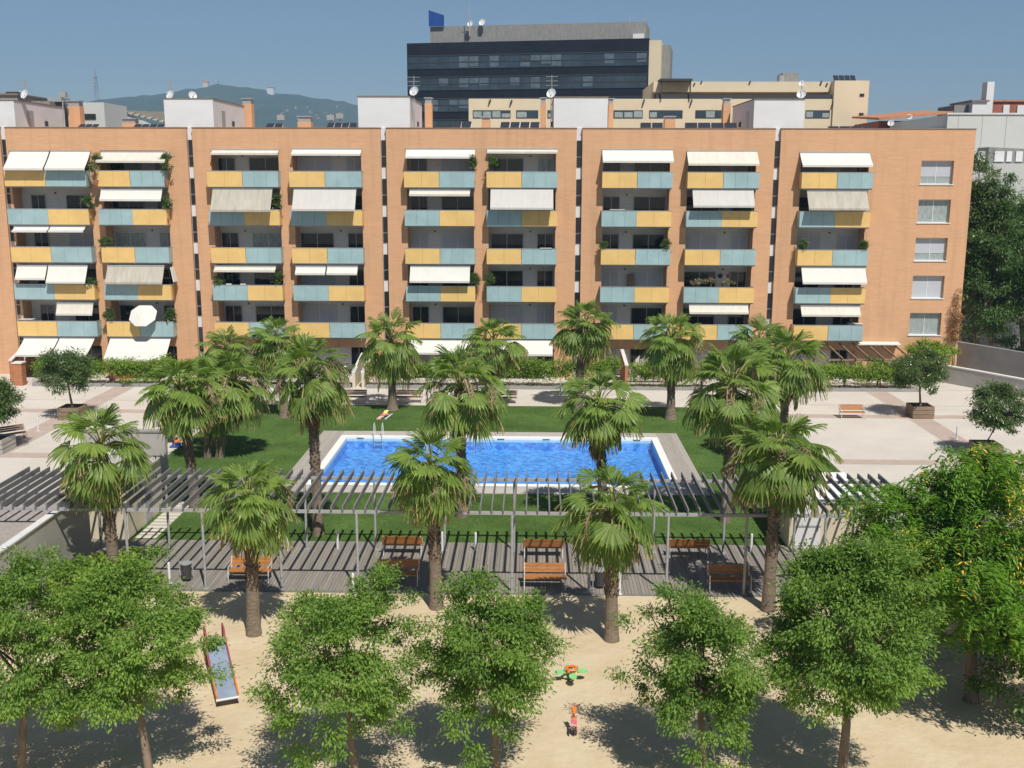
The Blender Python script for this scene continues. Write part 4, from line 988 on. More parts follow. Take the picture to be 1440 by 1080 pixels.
# ================================================================== BUILDING FOOT: HEDGES, GARDEN WALLS, RIGHT WALLS
def hedge(px0, px1, label, seed, h=1.85, mk='leaf_hedge', dens=1.0, y0=80.0, dep=1.5):
    a, c = G(px0, 547), G(px1, 547); x0, x1 = a.x, c.x; L = x1-x0
    t = thing('hedge', Vector(((x0+x1)/2, y0+dep/2, 0)), label, 'hedge', 'hedges along the foot of the blocks')
    rng = np.random.default_rng(seed); ncl = int(L*20*dens)
    cx = rng.uniform(x0+.1, x1-.1, ncl); cy = y0+.3+rng.uniform(0, dep-.3, ncl); hh = h*1.12*(1.0+.08*np.sin(cx*1.7+seed)+.05*np.sin(cx*4.3)); cz = rng.uniform(.25, 1, ncl)**.6*(hh-.2)
    per = 60; idx = np.repeat(np.arange(ncl), per); n = len(idx)
    pos = np.stack([cx, cy, cz], 1)[idx]+rng.normal(size=(n, 3))*np.array([.24, .2, .17])
    d = unit(rng.normal(size=(n, 3))*.7+np.array([0, -.5, -.1])); nn = unit(rng.normal(size=(n, 3))*.5+np.array([0, -.4, .8]))
    V, Q = leaves(pos, d, nn, rng.uniform(.12, .22, n), rng.uniform(.06, .10, n))
    # low mixed skirt
    n2 = int(L*60); p2 = np.stack([rng.uniform(x0, x1, n2), y0+rng.uniform(.1, .4, n2), rng.uniform(.22, .7, n2)], 1)
    V2, Q2 = leaves(p2, unit(rng.normal(size=(n2, 3))*.6+np.array([0, -.3, .6])), unit(rng.normal(size=(n2, 3))), rng.uniform(.08, .2, n2), rng.uniform(.02, .05, n2))
    me = npmesh('foliage', V, Q, M[mk]); o = bpy.data.objects.new('foliage', me); COL.objects.link(o); W(o, t)
    me = npmesh('undergrowth', V2, Q2, M['dry']); o = bpy.data.objects.new('undergrowth', me); COL.objects.link(o); W(o, t)
    m = MB(); m.box(x0, x1, y0-.02, y0+.12, 0, .26); m.box(x0, x1, y0+.12, y0+dep, 0, .16); part(m, 'planter_edge', M['concrete_dark'], t)
    return t
hedge(36, 136, 'bright green hedge between the garden gate pillar and the first dividing wall', 31)
hedge(141, 262, 'green hedge before the long white ground floor awning at left', 32)
hedge(268, 492, 'dark green hedge behind the left group of palms', 33, 1.7, 'leaf_ficus')
hedge(514, 692, 'hedge right of the narrow entrance path, behind the lone bulbous palm', 34, 1.75)
hedge(696, 872, 'bright green hedge behind the middle of the pool', 35, 2.05)
hedge(886, 1005, 'bright green hedge just right of the brick dividing wall', 36, 1.8)
hedge(1010, 1120, 'dark hedge mostly hidden behind the right palm cluster', 37, 1.6, 'leaf_ficus')
hedge(1124, 1286, 'long hedge below the timber garden pergola at right', 38, 1.8)
for px, py, lb in ((185, 536, 'small orange flowering shrub at the foot of the left hedge'), (936, 540, 'small orange flowering shrub beside the right-hand palm trunk')):
    b = G(px, py+4); b.y = 79.9+.1; t = thing('flowering_shrub', Vector((b.x, 80.15, .16)), lb, 'shrub', 'orange flowering shrubs')
    me, C = crown_mesh('foliage', int(px), (.5, .3, .35), 26, 40, .16, .09, [M['leaf_hedge'], M['flower_red']], flowers=.8); o = bpy.data.objects.new('foliage', me); COL.objects.link(o); o.location = Vector((b.x, 80.05, .55)); W(o, t)
    m = MB(); m.tube([(b.x, 80.15, .1), (b.x, 80.1, .5)], .03, 6); part(m, 'stem', M['bark'], t)
def gwall(pts, z, label, mk='brick_dark', th=.22, ck='stone', name='garden_wall', top=None, cat='wall', group=None):
    """wall along ground points with optional z per point"""
    m = MB(); zs = z if hasattr(z, '__len__') else [z]*len(pts)
    for cur, (lo, hi, ex) in enumerate(((None, 0, 0), (0, .09, .03))):
        m.cur = cur
        for k in range(len(pts)-1):
            p, q = Vector(pts[k]), Vector(pts[k+1]); d = (q-p); d.z = 0; d.normalize(); l = Vector((-d.y, d.x, 0))*(th/2+ex)
            z0 = 0 if lo is None else zs[k]; z0b = 0 if lo is None else zs[k+1]
            m.hexa([(p.x-l.x, p.y-l.y, z0), (q.x-l.x, q.y-l.y, z0b), (q.x+l.x, q.y+l.y, z0b), (p.x+l.x, p.y+l.y, z0),
                    (p.x-l.x, p.y-l.y, zs[k]+hi), (q.x-l.x, q.y-l.y, zs[k+1]+hi), (q.x+l.x, q.y+l.y, zs[k+1]+hi), (p.x+l.x, p.y+l.y, zs[k]+hi)])
    return single(m, name, [M[mk], M[ck]], label, cat, group)
g1 = G(23, 536)
gwall([(g1.x-1.6, 88, 0), (g1.x, 81.3, 0)], [2.2, 1.75], 'brick garden wall running back to the left edge of the photo')
q = G(30, 541); m = MB(); m.box(q.x-.35, q.x+.35, 80.1, 80.8, 0, 1.75); m.cur = 1; m.box(q.x-.4, q.x+.4, 80.05, 80.85, 1.75, 1.85)
single(m, 'gate_pillar', [M['brick_dark'], M['stone']], 'brick gate pillar with a pale cap at the left end of the hedges', 'pillar')
for px, y1_, lb, zz in ((139, 82.0, 'sloping brick dividing wall between the two left ground floor awnings', [2.1, 1.3]), (498, 80.2, 'pale dividing wall at the left side of the narrow entrance path', [1.9, 1.2]),
                    (511, 80.2, 'pale dividing wall at the right side of the narrow entrance path', [1.9, 1.2]), (879, 80.1, 'stepped brick dividing wall between two hedges near the middle right', [2.4, 1.9])):
    x = G(px, 545).x; gwall([(x, 84.95, 0), (x, y1_, 0)], zz, lb, 'brick_dark' if px in (139, 879) else 'beige')
# low wall and garden furniture
def cloth_bundle():
    q = P(915, 505, 82.5); m = MB(); rng = random.Random(2)
    m.tube([(q.x-1.6, 82.5, 0), (q.x-1.6, 82.5, 1.2)], .04, 6)
    for k in range(7):
        x = q.x-1.4+.4*k; m.hexa([(x, 82.2, 1.5), (x+.42, 82.2, 1.55), (x+.5, 82.9, 1.5), (x, 82.9, 1.45), (x+.2, 82.2, 1.9+.15*rng.random()), (x+.5, 82.2, 2.2*1+.2*rng.random()), (x+.5, 82.7, 2.1), (x+.1, 82.7, 1.9)])
    m.tube([(q.x+1.4, 82.5, 0), (q.x+1.4, 82.5, 1.6)], .04, 6)
    single(m, 'clothes_airer', M['aw_white'], 'white sheets drying behind the hedge near the brick dividing wall', 'laundry')
cloth_bundle()
# timber pergola in the right garden
a, c = P(1140, 500, 82.0), P(1287, 498, 82.0)
t = thing('garden_pergola', Vector(((a.x+c.x)/2, 83, 0)), 'dark timber garden pergola at the foot of the right-hand block', 'pergola')
m = MB(); m.box(a.x, c.x, 81.95, 82.07, 2.05, 2.2); part(m, 'front_beam', M['wood_old'], t)
for k in range(8):
    x = a.x+.3+(c.x-a.x-.6)*k/7; m = MB(); m.bar((x, 81.8, 2.26), (x-.5, 84.95, 3.0), .09, .12); part(m, 'rafter', M['wood_old'], t)
for k in range(4):
    x = a.x+.2+(c.x-a.x-.4)*k/3; m = MB(); m.box(x-.05, x+.05, 81.96, 82.06, 0, 2.05); part(m, 'post', M['wood_old'], t)
q0, q1 = P(1205, 486, 84.5), P(1265, 486, 84.5); m = MB(); m.hexa([(q0.x, 84.2, 2.98), (q1.x, 84.2, 2.98), (q1.x, 84.94, 3.1), (q0.x, 84.94, 3.1), (q0.x, 84.2, 3.04), (q1.x, 84.2, 3.04), (q1.x, 84.94, 3.16), (q0.x, 84.94, 3.16)]); part(m, 'roof_sheet', M['aw_white'], t)
# concrete walls at right
p0, p1, p2 = G(1324, 537), G(1372, 546), G(1452, 562)
gwall([p0, p1, p2+(p2-p1)*.6], 1.35, 'pale concrete ramp wall behind the potted trees at right', 'concrete', .25, 'coping_white')
r0 = Vector((p0.x+.6, p0.y+5.5, 0)); r1 = Vector((p1.x+1.0, p1.y+4.6, 0)); r2 = p2+(p2-p1)*.6+Vector((1.5, 3.0, 0))
def upper():
    t = thing('ramp_wall', (r0+r2)/2, 'tall grey concrete wall coloured dark for its shade, with a doorway in front of the right-hand trees', 'wall'); t.location.z = 0
    m = MB(); dd = (r2-r0).normalized(); l = Vector((-dd.y, dd.x, 0))*.15
    u = [0, .07, .16, 1]; L = (r2-r0)
    for k, (z0, z1) in enumerate(((0, 2.9), (2.5, 2.9), (0, 2.9))):
        p = r0+L*u[k]; q = r0+L*u[k+1]; m.hexa([p-l+Vector((0, 0, z0)), q-l+Vector((0, 0, z0)), q+l+Vector((0, 0, z0)), p+l+Vector((0, 0, z0)), p-l+Vector((0, 0, z1)), q-l+Vector((0, 0, z1)), q+l+Vector((0, 0, z1)), p+l+Vector((0, 0, z1))])
    part(m, 'wall', M['concrete_dark'], t)  # darker concrete tone paints in the shade lying on this wall
    m = MB(); p = r0+L*u[1]; q = r0+L*u[2]; l2 = l*.4; m.hexa([p-l2, q-l2, q+l2, p+l2, p-l2+Vector((0, 0, 2.5)), q-l2+Vector((0, 0, 2.5)), q+l2+Vector((0, 0, 2.5)), p+l2+Vector((0, 0, 2.5))]); part(m, 'door', M['metal_dark'], t)
upper()
gwall([(p0.x-1.4, p0.y+4.6, 0), (p0.x+.5, p0.y+5.3, 0)], [1.3, 2.2], 'short sloping brick wall beside the tall concrete wall', 'brick_dark')
# street lamp between trees
q = P(1370, 362, 96); t = thing('street_lamp', Vector((q.x, 96, 0)), 'slim street lamp in front of the large trees at right', 'street lamp')
m = MB(); m.tube([(q.x-.9, 96, 0), (q.x-.4, 96, q.z-1.2), (q.x-.1, 96, q.z)], .05, 6); part(m, 'pole', M['metal'], t)
m = MB(); m.dome((q.x, 96, q.z), .35, .2, .12, 10, 4, True); part(m, 'lamp_head', M['white_frame'], t)

# ================================================================== TREES
PALMS = [((357, 892), (352, 704), 76, 'short leaning palm at lower left with an orange brown skirt of dead leaves', 1, 1.1, 1),
 ((860, 900), (858, 718), 82, 'palm in the sand at lower right of centre, its base nearest the photographer', 0, .9, 0),
 ((614, 855), (606, 660), 74, 'scaly trunked palm in the sand just left of the centre', 3, 1.0, 0),
 ((1080, 858), (1094, 640), 88, 'large leaning palm in the sand beside the white doored hut', 1, .8, 0),
 ((163, 826), (142, 632), 78, 'palm standing before the cream hut at far left', 0, .9, 0),
 ((448, 752), (437, 528), 66, 'tall palm with a long dark scaly trunk at the left pool corner', 2, 1.3, 1),
 ((649, 727), (648, 548), 72, 'palm on the near lawn with a hanging bunch of pale dried flowers', 2, .8, 0),
 ((848, 735), (842, 572), 70, 'palm on the near lawn with drooping leaves over the right half of the pool', 4, 1.2, 1),
 ((1020, 733), (1030, 546), 80, 'big palm at the right end of the pool, left of its cluster', 2, 1.0, 0),
 ((1098, 655), (1108, 510), 64, 'palm on the far right of the right-hand cluster', 3, .9, 0),
 ((1062, 600), (1066, 486), 54, 'tallest reaching, rearmost palm of the right-hand cluster', 0, .8, 0),
 ((275, 716), (254, 550), 72, 'left palm of the crowded group at the left end of the lawn', 1, 1.0, 1),
 ((292, 643), (296, 548), 62, 'middle palm of the crowded group at the left end of the lawn', 4, 1.0, 0),
 ((309, 643), (330, 540), 60, 'right palm of the crowded group at the left end of the lawn', 2, 1.0, 0),
 ((330, 592), (318, 490), 42, 'small crowned palm rising behind the crowded left group', 0, .9, 0),
 ((401, 586), (389, 480), 48, 'palm with a pale bare foot behind the tall dark trunked palm', 3, 1.0, 0),
 ((552, 576), (550, 482), 52, 'lone palm with a bulging pale base near the beach towels', 0, 1.0, 0),
 ((698, 573), (694, 482), 50, 'palm at the back of the lawn, just left of the middle', 3, 1.2, 1),
 ((812, 573), (822, 460), 50, 'palm at the back of the lawn, right of the middle', 3, 1.2, 1),
 ((943, 589), (945, 480), 54, 'palm with a slim dark trunk rising before the bright hedge at right', 1, 1.2, 0)]
for bpx, cpx, R, lb, v, sk, bt in PALMS:
    far = bpx[1] < 600
    palm(bpx, cpx, R, lb, v, sk, r0=(.23 if not far else .27), flare=(1.3 if not far else 1.75), sk=bt, boots=True)
TG = 'round headed street trees in the sand'
tree('leafy_tree', (30, 1105), (36, 905), 98, 138, 'leafy tree cut off by the left edge of the photo', 'tree', 'leaf_front', 41, 175, 215, .36, .105, TG)
tree('leafy_tree', (212, 1100), (186, 912), 90, 114, 'leafy tree left of the metal slide, overlapping the one at the edge', 'tree', 'leaf_front', 42, 170, 215, .36, .105, TG)
tree('leafy_tree', (502, 1110), (488, 928), 106, 124, 'leafy tree right of the metal slide, largest of the central pair', 'tree', 'leaf_front', 43, 190, 215, .36, .105, TG)
tree('leafy_tree', (698, 1100), (696, 922), 90, 116, 'leafy tree left of the spring toys, right one of the central pair', 'tree', 'leaf_front', 44, 165, 215, .36, .105, TG)
tree('leafy_tree', (992, 1105), (986, 940), 93, 112, 'paler leafy tree right of the spring toys', 'tree', 'leaf_front', 45, 165, 215, .36, .105, TG)
tree('leafy_tree', (1182, 1110), (1194, 892), 98, 136, 'tall dense round leafy tree between the pale one and the yellow flowering tree', 'tree', 'leaf_front', 46, 290, 210, .38, .105, TG, r0=.14, shell=.5, lump=.2)
tree('flowering_tree', (1365, 985), (1372, 778), 146, 140, 'broad feathery tree with yellow orange blossom at the right edge', 'tree', 'leaf_tipu', 47, 400, 240, .62, .17, None, r0=.2, lump=.2, flowers=.24, feather=True, droop=.3, aspect=.26)
tree('dark_tree', (1475, 1010), (1460, 890), 92, 125, 'dark drooping tree cut off at the lower right corner', 'tree', 'leaf_dark', 48, 130, 150, .45, .14, None)
tree('leafy_bush', (150, 835), (140, 812), 62, 28, 'bright broad leaved bush at the foot of the cream hut palm', 'bush', 'leaf_hedge', 49, 50, 90, .32, .22, None, r0=.04, aspect=.6)
# trees beyond the right end
for k, (bx, cx, rx, rz, sd, lb, Yb, mk) in enumerate(((1400, (1388, 395), 46, 118, 51, 'tall dark tree close to the right end of the brick row', 92, 'leaf_dark'), (1440, (1432, 365), 44, 108, 52, 'dark tree at the right edge behind the concrete wall', 95, 'leaf_dark'), (1375, (1376, 320), 26, 76, 53, 'narrow tree top just off the corner of the brick row', 93.5, 'leaf_ficus'), (1480, (1480, 420), 50, 90, 54, 'spreading dark tree beyond the right edge of the photo', 90, 'leaf_dark'))):
    b = Vector((P(bx, 500, Yb).x, Yb, 0)); tree('street_tree', b, cx, rx, rz, lb, 'tree', mk, sd, 170, 130, .75, .26, 'large trees beyond the row', r0=.22, depth=2.6)
def potted(bx, by, cpx, rx, rz, label, seed, w_=1.45, tone='wood_old'):
    b = G(bx, by); t = thing('planter_tree', b, label, 'potted tree', 'trees in square wooden planters')
    m = MB(); h = .85; ring(m, b.x-w_/2, b.x+w_/2, b.y-w_/2, b.y+w_/2, b.x-w_/2+.08, b.x+w_/2-.08, b.y-w_/2+.08, b.y+w_/2-.08, .02, h)
    pl = part(m, 'planter', M[tone], t); m = MB()
    for z in (.3, .58): ring(m, b.x-w_/2-.01, b.x+w_/2+.01, b.y-w_/2-.01, b.y+w_/2+.01, b.x-w_/2+.01, b.x+w_/2-.01, b.y-w_/2+.01, b.y+w_/2-.01, z, z+.02)
    part(m, 'joint', M['metal_dark'], pl)
    m = MB(); m.box(b.x-w_/2+.08, b.x+w_/2-.08, b.y-w_/2+.08, b.y+w_/2-.08, .3, h-.12); part(m, 'soil', M['soil'], pl)
    c = P(cpx[0], cpx[1], b.y); s = scl(b.y, c.z); rx, rz = rx/s, rz/s
    me, C = crown_mesh('crown', seed, (rx, rx, rz), 100, 130, .40, .15, [M['leaf_ficus']], lump=.2)
    o = bpy.data.objects.new('crown', me); COL.objects.link(o); o.location = c; W(o, t)
    m = MB(); limbs(m, (b.x, b.y, .7), (c.x, c.y, c.z-rz*.35), C, c, seed, .08, 10); part(m, 'trunk', M['bark'], t, True)
potted(1293, 586, (1294, 523), 33, 30, 'potted tree right of the sunny plaza bench', 61)
potted(1385, 642, (1404, 573), 34, 34, 'forked potted tree above the flowering tree at right', 62)
potted(103, 588, (94, 522), 33, 28, 'round headed potted tree behind the far left palm', 63)
potted(-6, 634, (-8, 565), 30, 36, 'potted tree half outside the left edge of the photo', 64, 1.7, 'concrete')
tree('garden_shrub', Vector((P(1315, 500, 83.5).x, 83.5, 0)), (1313, 494), 30, 15, 'feathery green shrub at the lower right corner of the brick row', 'shrub', 'leaf_hedge', 71, 40, 80, .4, .22, None, r0=.05, depth=.9)
tree('garden_tree', Vector((P(1240, 520, 81.5).x, 81.5, 0)), (1240, 522), 32, 18, 'small dark tree rising out of the right hedge', 'shrub', 'leaf_dark', 72, 40, 80, .35, .16, None, r0=.05, depth=.8)
# vine on the corner of the block
t = thing('climbing_plant', Vector((BX[5][1]-.2, 84.8, 0)), 'reddish climbing plant on the lower right corner of the brick row', 'climber')
me, C = crown_mesh('foliage', 73, (.45, .2, 2.2), 30, 50, .3, .14, [M['frond_dead']], lump=.3); o = bpy.data.objects.new('foliage', me); COL.objects.link(o); o.location = P(1344, 455, 84.6); W(o, t)
m = MB(); m.tube([(BX[5][1]-.2, 84.85, 0), (BX[5][1]-.3, 84.85, 3), P(1344, 455, 84.8)], [.05, .04, .02], 6); part(m, 'stem', M['bark'], t)

# ================================================================== FURNITURE
def bench(px, py, face, label, slat='wood_slat', wdt=1.75, rz=0, loc=None, group='slatted benches with steel legs'):
    """face=-1 looks towards the photographer, +1 away"""
    b = loc or G(px, py); t = thing('park_bench', Vector((0, 0, 0)), label, 'bench', group); root = t
    h = wdt/2
    m = MB()
    for k in range(4): m.box(-h, h, -.24+.12*k, -.14+.12*k, .42, .455)
    W(m.build('seat', M[slat]), t)
    m = MB()
    for k in range(3):
        z = .53+.125*k; y = .26+.035*k; m.hexa([(-h, y, z), (h, y, z), (h, y+.03, z), (-h, y+.03, z), (-h, y+.03, z+.105), (h, y+.03, z+.105), (h, y+.06, z+.105), (-h, y+.06, z+.105)])
    W(m.build('backrest', M[slat]), t)
    for sx in (-1, 1):
        x = sx*(h-.06); m = MB()
        m.tube([(x, -.30, 0), (x, -.26, .40), (x, -.2, .425), (x, .2, .41)], .022, 8); m.tube([(x, .34, 0), (x, .24, .41), (x, .36, .9)], .022, 8)
        m.tube([(x, -.26, .40), (x, -.24, .62), (x, .26, .64)], .018, 8)
        W(m.build('leg', M['white_leg']), t)
    t.location = b; t.matrix_basis = Matrix.Translation(b) @ Matrix.Rotation(rz if face < 0 else math.pi+rz, 4, 'Z')
    return t
fz = .045
for px, py, f, lb, sl_ in ((352, 817, -1, 'sunlit bench behind the leaning palm trunk at lower left', 'wood_slat'), (560, 822, -1, 'bench in palm shade at the front of the boardwalk, left of the scaly palm', 'wood_slat'),
    (766, 827, -1, 'sunlit bench at the front of the boardwalk just right of the middle', 'wood_slat'), (1025, 830, -1, 'bench in deep shade at the front of the boardwalk, near the big palm', 'wood_slat'),
    (567, 779, 1, 'bench facing the pool on the left of the boardwalk, left of the scaly palm', 'wood_slat'), (764, 783, 1, 'bench facing the pool in the middle of the boardwalk, back to us', 'wood_slat'), (967, 783, 1, 'bench facing the pool at the right of the boardwalk', 'wood_slat')):
    q = G(px, py); q.z = fz; bench(0, 0, f, lb, sl_, loc=q)
bench(1198, 588, -1, 'orange slatted bench alone on the sunny plaza at right', wdt=1.7)
bench(573, 566, -1, 'dark slatted bench behind the lawn, right of the bulbous palm', 'bench_dark', 2.2)
bench(497, 566, -1, 'dark slatted bench behind the lawn, left of the entrance path', 'bench_dark', 1.9)
bench(706, 567, -1, 'dark slatted bench behind the lawn, mostly hidden by palm leaves', 'bench_dark', 2.2)
bench(14, 620, -1, 'dark bench beside the planter at the left edge', 'bench_dark', 2.0, rz=.75)
def bollard(px, py, label, h=.95, z=0.0):
    b = G(px, py); m = MB(); m.tube([(b.x, b.y, z), (b.x, b.y, h-.1+z)], .055, 12); m.dome((b.x, b.y, h-.1+z), .055, .055, .06, 12, 4)
    m.tube([(b.x, b.y, z), (b.x, b.y, z+.03)], .1, 12)
    single(m, 'bollard_light', M['white_frame'], label, 'bollard light', 'slim white bollard lights')
for px, py, lb, z in ((239, 822, 'white bollard light left of the litter bin at lower left', fz), (871, 837, 'white bollard light beside the bin behind the lower right palm', fz), (405, 775, 'white bollard light at the lawn edge behind the leaning palm', 0),
    (475, 773, 'white bollard light at the lawn edge right of the long dark trunk', 0), (622, 775, 'white bollard light hidden behind the scaly palm trunk', 0), (669, 776, 'white bollard light at the lawn edge between the two middle benches', 0), (1056, 778, 'white bollard light at the lawn edge near the white doored hut', 0),
    (822, 778, 'white bollard light at the lawn edge behind the lower right palm crown', 0), (1345, 618, 'bollard light on the plaza between the two potted trees at right', 0), (1316, 553, 'bollard light by the concrete ramp wall at right', 0), (54, 606, 'bollard light on the plaza left of the far left palm', 0),
    (788, 551, 'bollard light in front of the hedge behind the pool', 0), (497, 838, 'white bollard light at the boardwalk front behind the large central tree', fz), (607, 552, 'bollard light before the hedge left of the pale dried flowers', 0)):
    bollard(px, py, lb, z=z)
def bin_(px, py, label):
    b = G(px, py); b.z = fz; t = thing('litter_bin', b, label, 'litter bin', 'dark litter bins on the boardwalk')
    m = MB(); m.tube([(b.x, b.y, fz+.12), (b.x, b.y, fz+.75)], [.19, .22], 16); part(m, 'basket', M['metal_dark'], t, False)
    for sx in (-1, 1):
        m = MB(); m.tube([(b.x+sx*.27, b.y, fz), (b.x+sx*.27, b.y, fz+.85)], .022, 8); m.tube([(b.x+sx*.2, b.y, fz+.6), (b.x+sx*.27, b.y, fz+.6)], .015, 6); part(m, 'post', M['metal'], t)
    m = MB(); m.tube([(b.x, b.y, fz+.74), (b.x, b.y, fz+.78)], [.24, .24], 16); part(m, 'rim', M['metal'], t)
bin_(263, 818, 'dark litter bin at the boardwalk front left of the sunlit bench'); bin_(843, 828, 'dark litter bin just left of the lower right palm trunk')
# pool ladder
b = G(534, 612); t = thing('pool_ladder', Vector((b.x, PY1, 0)), 'white handrail ladder at the far side of the pool', 'pool ladder')
for dx in (-.26, .26):
    m = MB(); m.tube([(b.x+dx, PY1+.45, .03), (b.x+dx, PY1+.40, .7), (b.x+dx, PY1+.2, .9), (b.x+dx, PY1-.05, .8), (b.x+dx, PY1-.15, .3), (b.x+dx, PY1-.15, -.6)], .024, 8); part(m, 'handrail', M['white_leg'], t)
for z in (-.15, -.4):
    m = MB(); m.box(b.x-.24, b.x+.24, PY1-.2, PY1-.1, z, z+.03); part(m, 'step', M['white_leg'], t)
for px, k in ((505, 'left'), (704, 'middle'), (768, 'middle right'), (895, 'right')):
    q = G(px, 617.5); m = MB(); m.box(q.x-.22, q.x+.22, PY1-.012, PY1-.003, -.08, -.02); single(m, 'skimmer', M['metal_dark'], 'dark skimmer slot in the far pool wall, %s one' % k, 'skimmer', 'skimmer slots of the pool')
# towels
def towel(px0, px1, py0, py1, mk, label, seed, rz=0):
    a = G(px0, py1); c = G(px1, py0); rng = random.Random(seed); n, k = 9, 7; m = MB()
    P_ = [[(a.x+(c.x-a.x)*i/(n-1)+rz*(j/(k-1)), a.y+(c.y-a.y)*j/(k-1), .07+.03*rng.random()) for i in range(n)] for j in range(k)]
    for j in range(k-1):
        for i in range(n-1): m.poly([P_[j][i], P_[j][i+1], P_[j+1][i+1], P_[j+1][i]])
    for q in (([P_[0][i] for i in range(n)]), ([P_[k-1][i] for i in range(n)])):
        for i in range(n-1): m.poly([q[i], q[i+1], (q[i+1][0], q[i+1][1], .03), (q[i][0], q[i][1], .03)])
    single(m, 'beach_towel', M[mk], label, 'towel', 'towels on the grass')
towel(529, 540, 583, 590.5, 'towel_pink', 'pink patterned towel on the lawn beside the bulging palm base', 1, .25)
towel(541, 548, 583.5, 590.5, 'towel_white', 'pale blue striped towel right of the pink one on the lawn', 2, .25)
towel(538.5, 547, 578.5, 582.8, 'towel_yellow', 'small yellow towel behind the pink one on the lawn', 3)
m = MB(); q = G(539, 586); m.dome((q.x, q.y, .1), .22, .12, .12, 10, 4); m.dome((q.x+.25, q.y+.2, .1), .15, .1, .1, 10, 4); single(m, 'beach_bag', M['pink_pl'], 'small red bundle lying on the pink towel', 'bag')
# resting things in the shade of the left palms
towel(238, 262, 624, 630, 'blue_fabric', 'dark blue towel in the palm shade at the left end of the lawn', 4)
towel(242, 256, 619, 624, 'orange', 'orange towel in the palm shade at the left end of the lawn', 5)
def pushchair(px, py):
    b = G(px, py); t = thing('pushchair', b, 'dark pushchair standing in the shade at the left edge of the lawn', 'pushchair')
    m = MB(); m.hexa([(b.x-.25, b.y-.3, .35), (b.x+.25, b.y-.3, .35), (b.x+.25, b.y+.25, .45), (b.x-.25, b.y+.25, .45), (b.x-.25, b.y-.25, .5), (b.x+.25, b.y-.25, .5), (b.x+.25, b.y+.5, 1.0), (b.x-.25, b.y+.5, 1.0)]); part(m, 'seat', M['black_fabric'], t)
    m = MB(); m.dome((b.x, b.y+.3, .85), .27, .35, .32, 12, 6); part(m, 'hood', M['blue_fabric'], t)
    m = MB()
    for sx in (-.27, .27): m.tube([(b.x+sx, b.y-.35, .12), (b.x+sx, b.y+.3, .7), (b.x+sx, b.y+.65, 1.1)], .015, 6); m.tube([(b.x+sx, b.y+.35, .12), (b.x+sx, b.y-.1, .5)], .015, 6)
    m.tube([(b.x-.27, b.y+.65, 1.1), (b.x+.27, b.y+.65, 1.1)], .018, 6); part(m, 'frame', M['metal'], t)
    for sx in (-.28, .28):
        for dy in (-.35, .35):
            m = MB(); m.tube([(b.x+sx-.02, b.y+dy, .12), (b.x+sx+.02, b.y+dy, .12)], .12, 14); part(m, 'wheel', M['rubber'], t)
pushchair(240, 622)

# ---------- playground
def slide():
    A = G(321, 994); A.z = .28; B = P(303, 905, A.y+2.9); X = lambda v: v
    d = (B-A); dh = Vector((d.x, d.y, 0)).normalized(); l = Vector((dh.y, -dh.x, 0)); hw = .30
    t = thing('playground_slide', Vector((A.x, A.y+1.5, 0)), 'steel playground slide with red and orange sides in the sand', 'slide')
    n = 14; pts = []
    for k in range(n+1):
        u = k/n; z = A.z+(B.z-A.z)*(u**1.15 if u > .12 else u**1.15); p = A.lerp(B, u); p.z = z+.02*math.sin(u*9); pts.append(p)
    m = MB()
    for k in range(n):
        a, b = pts[k], pts[k+1]; m.hexa([a-l*hw-Vector((0, 0, .03)), a+l*hw-Vector((0, 0, .03)), b+l*hw-Vector((0, 0, .03)), b-l*hw-Vector((0, 0, .03)), a-l*hw, a+l*hw, b+l*hw, b-l*hw])
    part(m, 'chute', M['slide_steel'], t, False)
    for sx in (-1, 1):
        m = MB()
        for k in range(n):
            m.cur = 1 if k < 4 else 0; m.bar(pts[k]+l*sx*(hw+.025)+Vector((0, 0, .05)), pts[k+1]+l*sx*(hw+.025)+Vector((0, 0, .05)), .045, .2)
        part(m, 'side_rail', [M['red'], M['orange']], t)
    m = MB(); m.tube([pts[0]-l*(hw+.05)+Vector((0, -.02, .0)), pts[0]+l*(hw+.05)+Vector((0, -.02, .0))], .04, 8); part(m, 'end_roll', M['white_leg'], t)
    for sx in (-1, 1):
        m = MB(); p = pts[1]+l*sx*hw; m.tube([(p.x, p.y, 0), (p.x, p.y, p.z-.03)], .03, 8); q = B+l*sx*(hw+.02); m.tube([(q.x, q.y, 0), (q.x, q.y, B.z)], .035, 8); part(m, 'leg', M['red'], t)
    m = MB(); C = B+dh*.55; pl = MB(); pl.hexa([B-l*hw-Vector((0, 0, .06)), B+l*hw-Vector((0, 0, .06)), C+l*hw-Vector((0, 0, .06)), C-l*hw-Vector((0, 0, .06)), B-l*hw, B+l*hw, C+l*hw, C-l*hw]); part(pl, 'platform', M['metal'], t)
    for sx in (-1, 1):
        m = MB(); q = C+l*sx*hw; e = q+dh*.9; m.tube([(e.x, e.y, 0), (q.x, q.y, B.z), (q.x, q.y, B.z+.45), tuple(B+l*sx*hw+Vector((0, 0, .45))), tuple(B+l*sx*hw-dh*.25+Vector((0, 0, .1)))], .03, 8); part(m, 'handrail', M['red'], t)
    for k in range(6):
        u = (k+.5)/6; q = C.lerp(C+dh*.9, 1-u); z = B.z*u; m = MB(); m.tube([Vector((q.x, q.y, z))-l*hw, Vector((q.x, q.y, z))+l*hw], .022, 6); part(m, 'rung', M['metal'], t)
slide()
def spring(m, c, r, z0, z1, n=4):
    pts = [(c.x+r*math.cos(a), c.y+r*math.sin(a), z0+(z1-z0)*a/(2*math.pi*n)) for a in np.linspace(0, 2*math.pi*n, n*10)]; m.tube(pts, .018, 6)
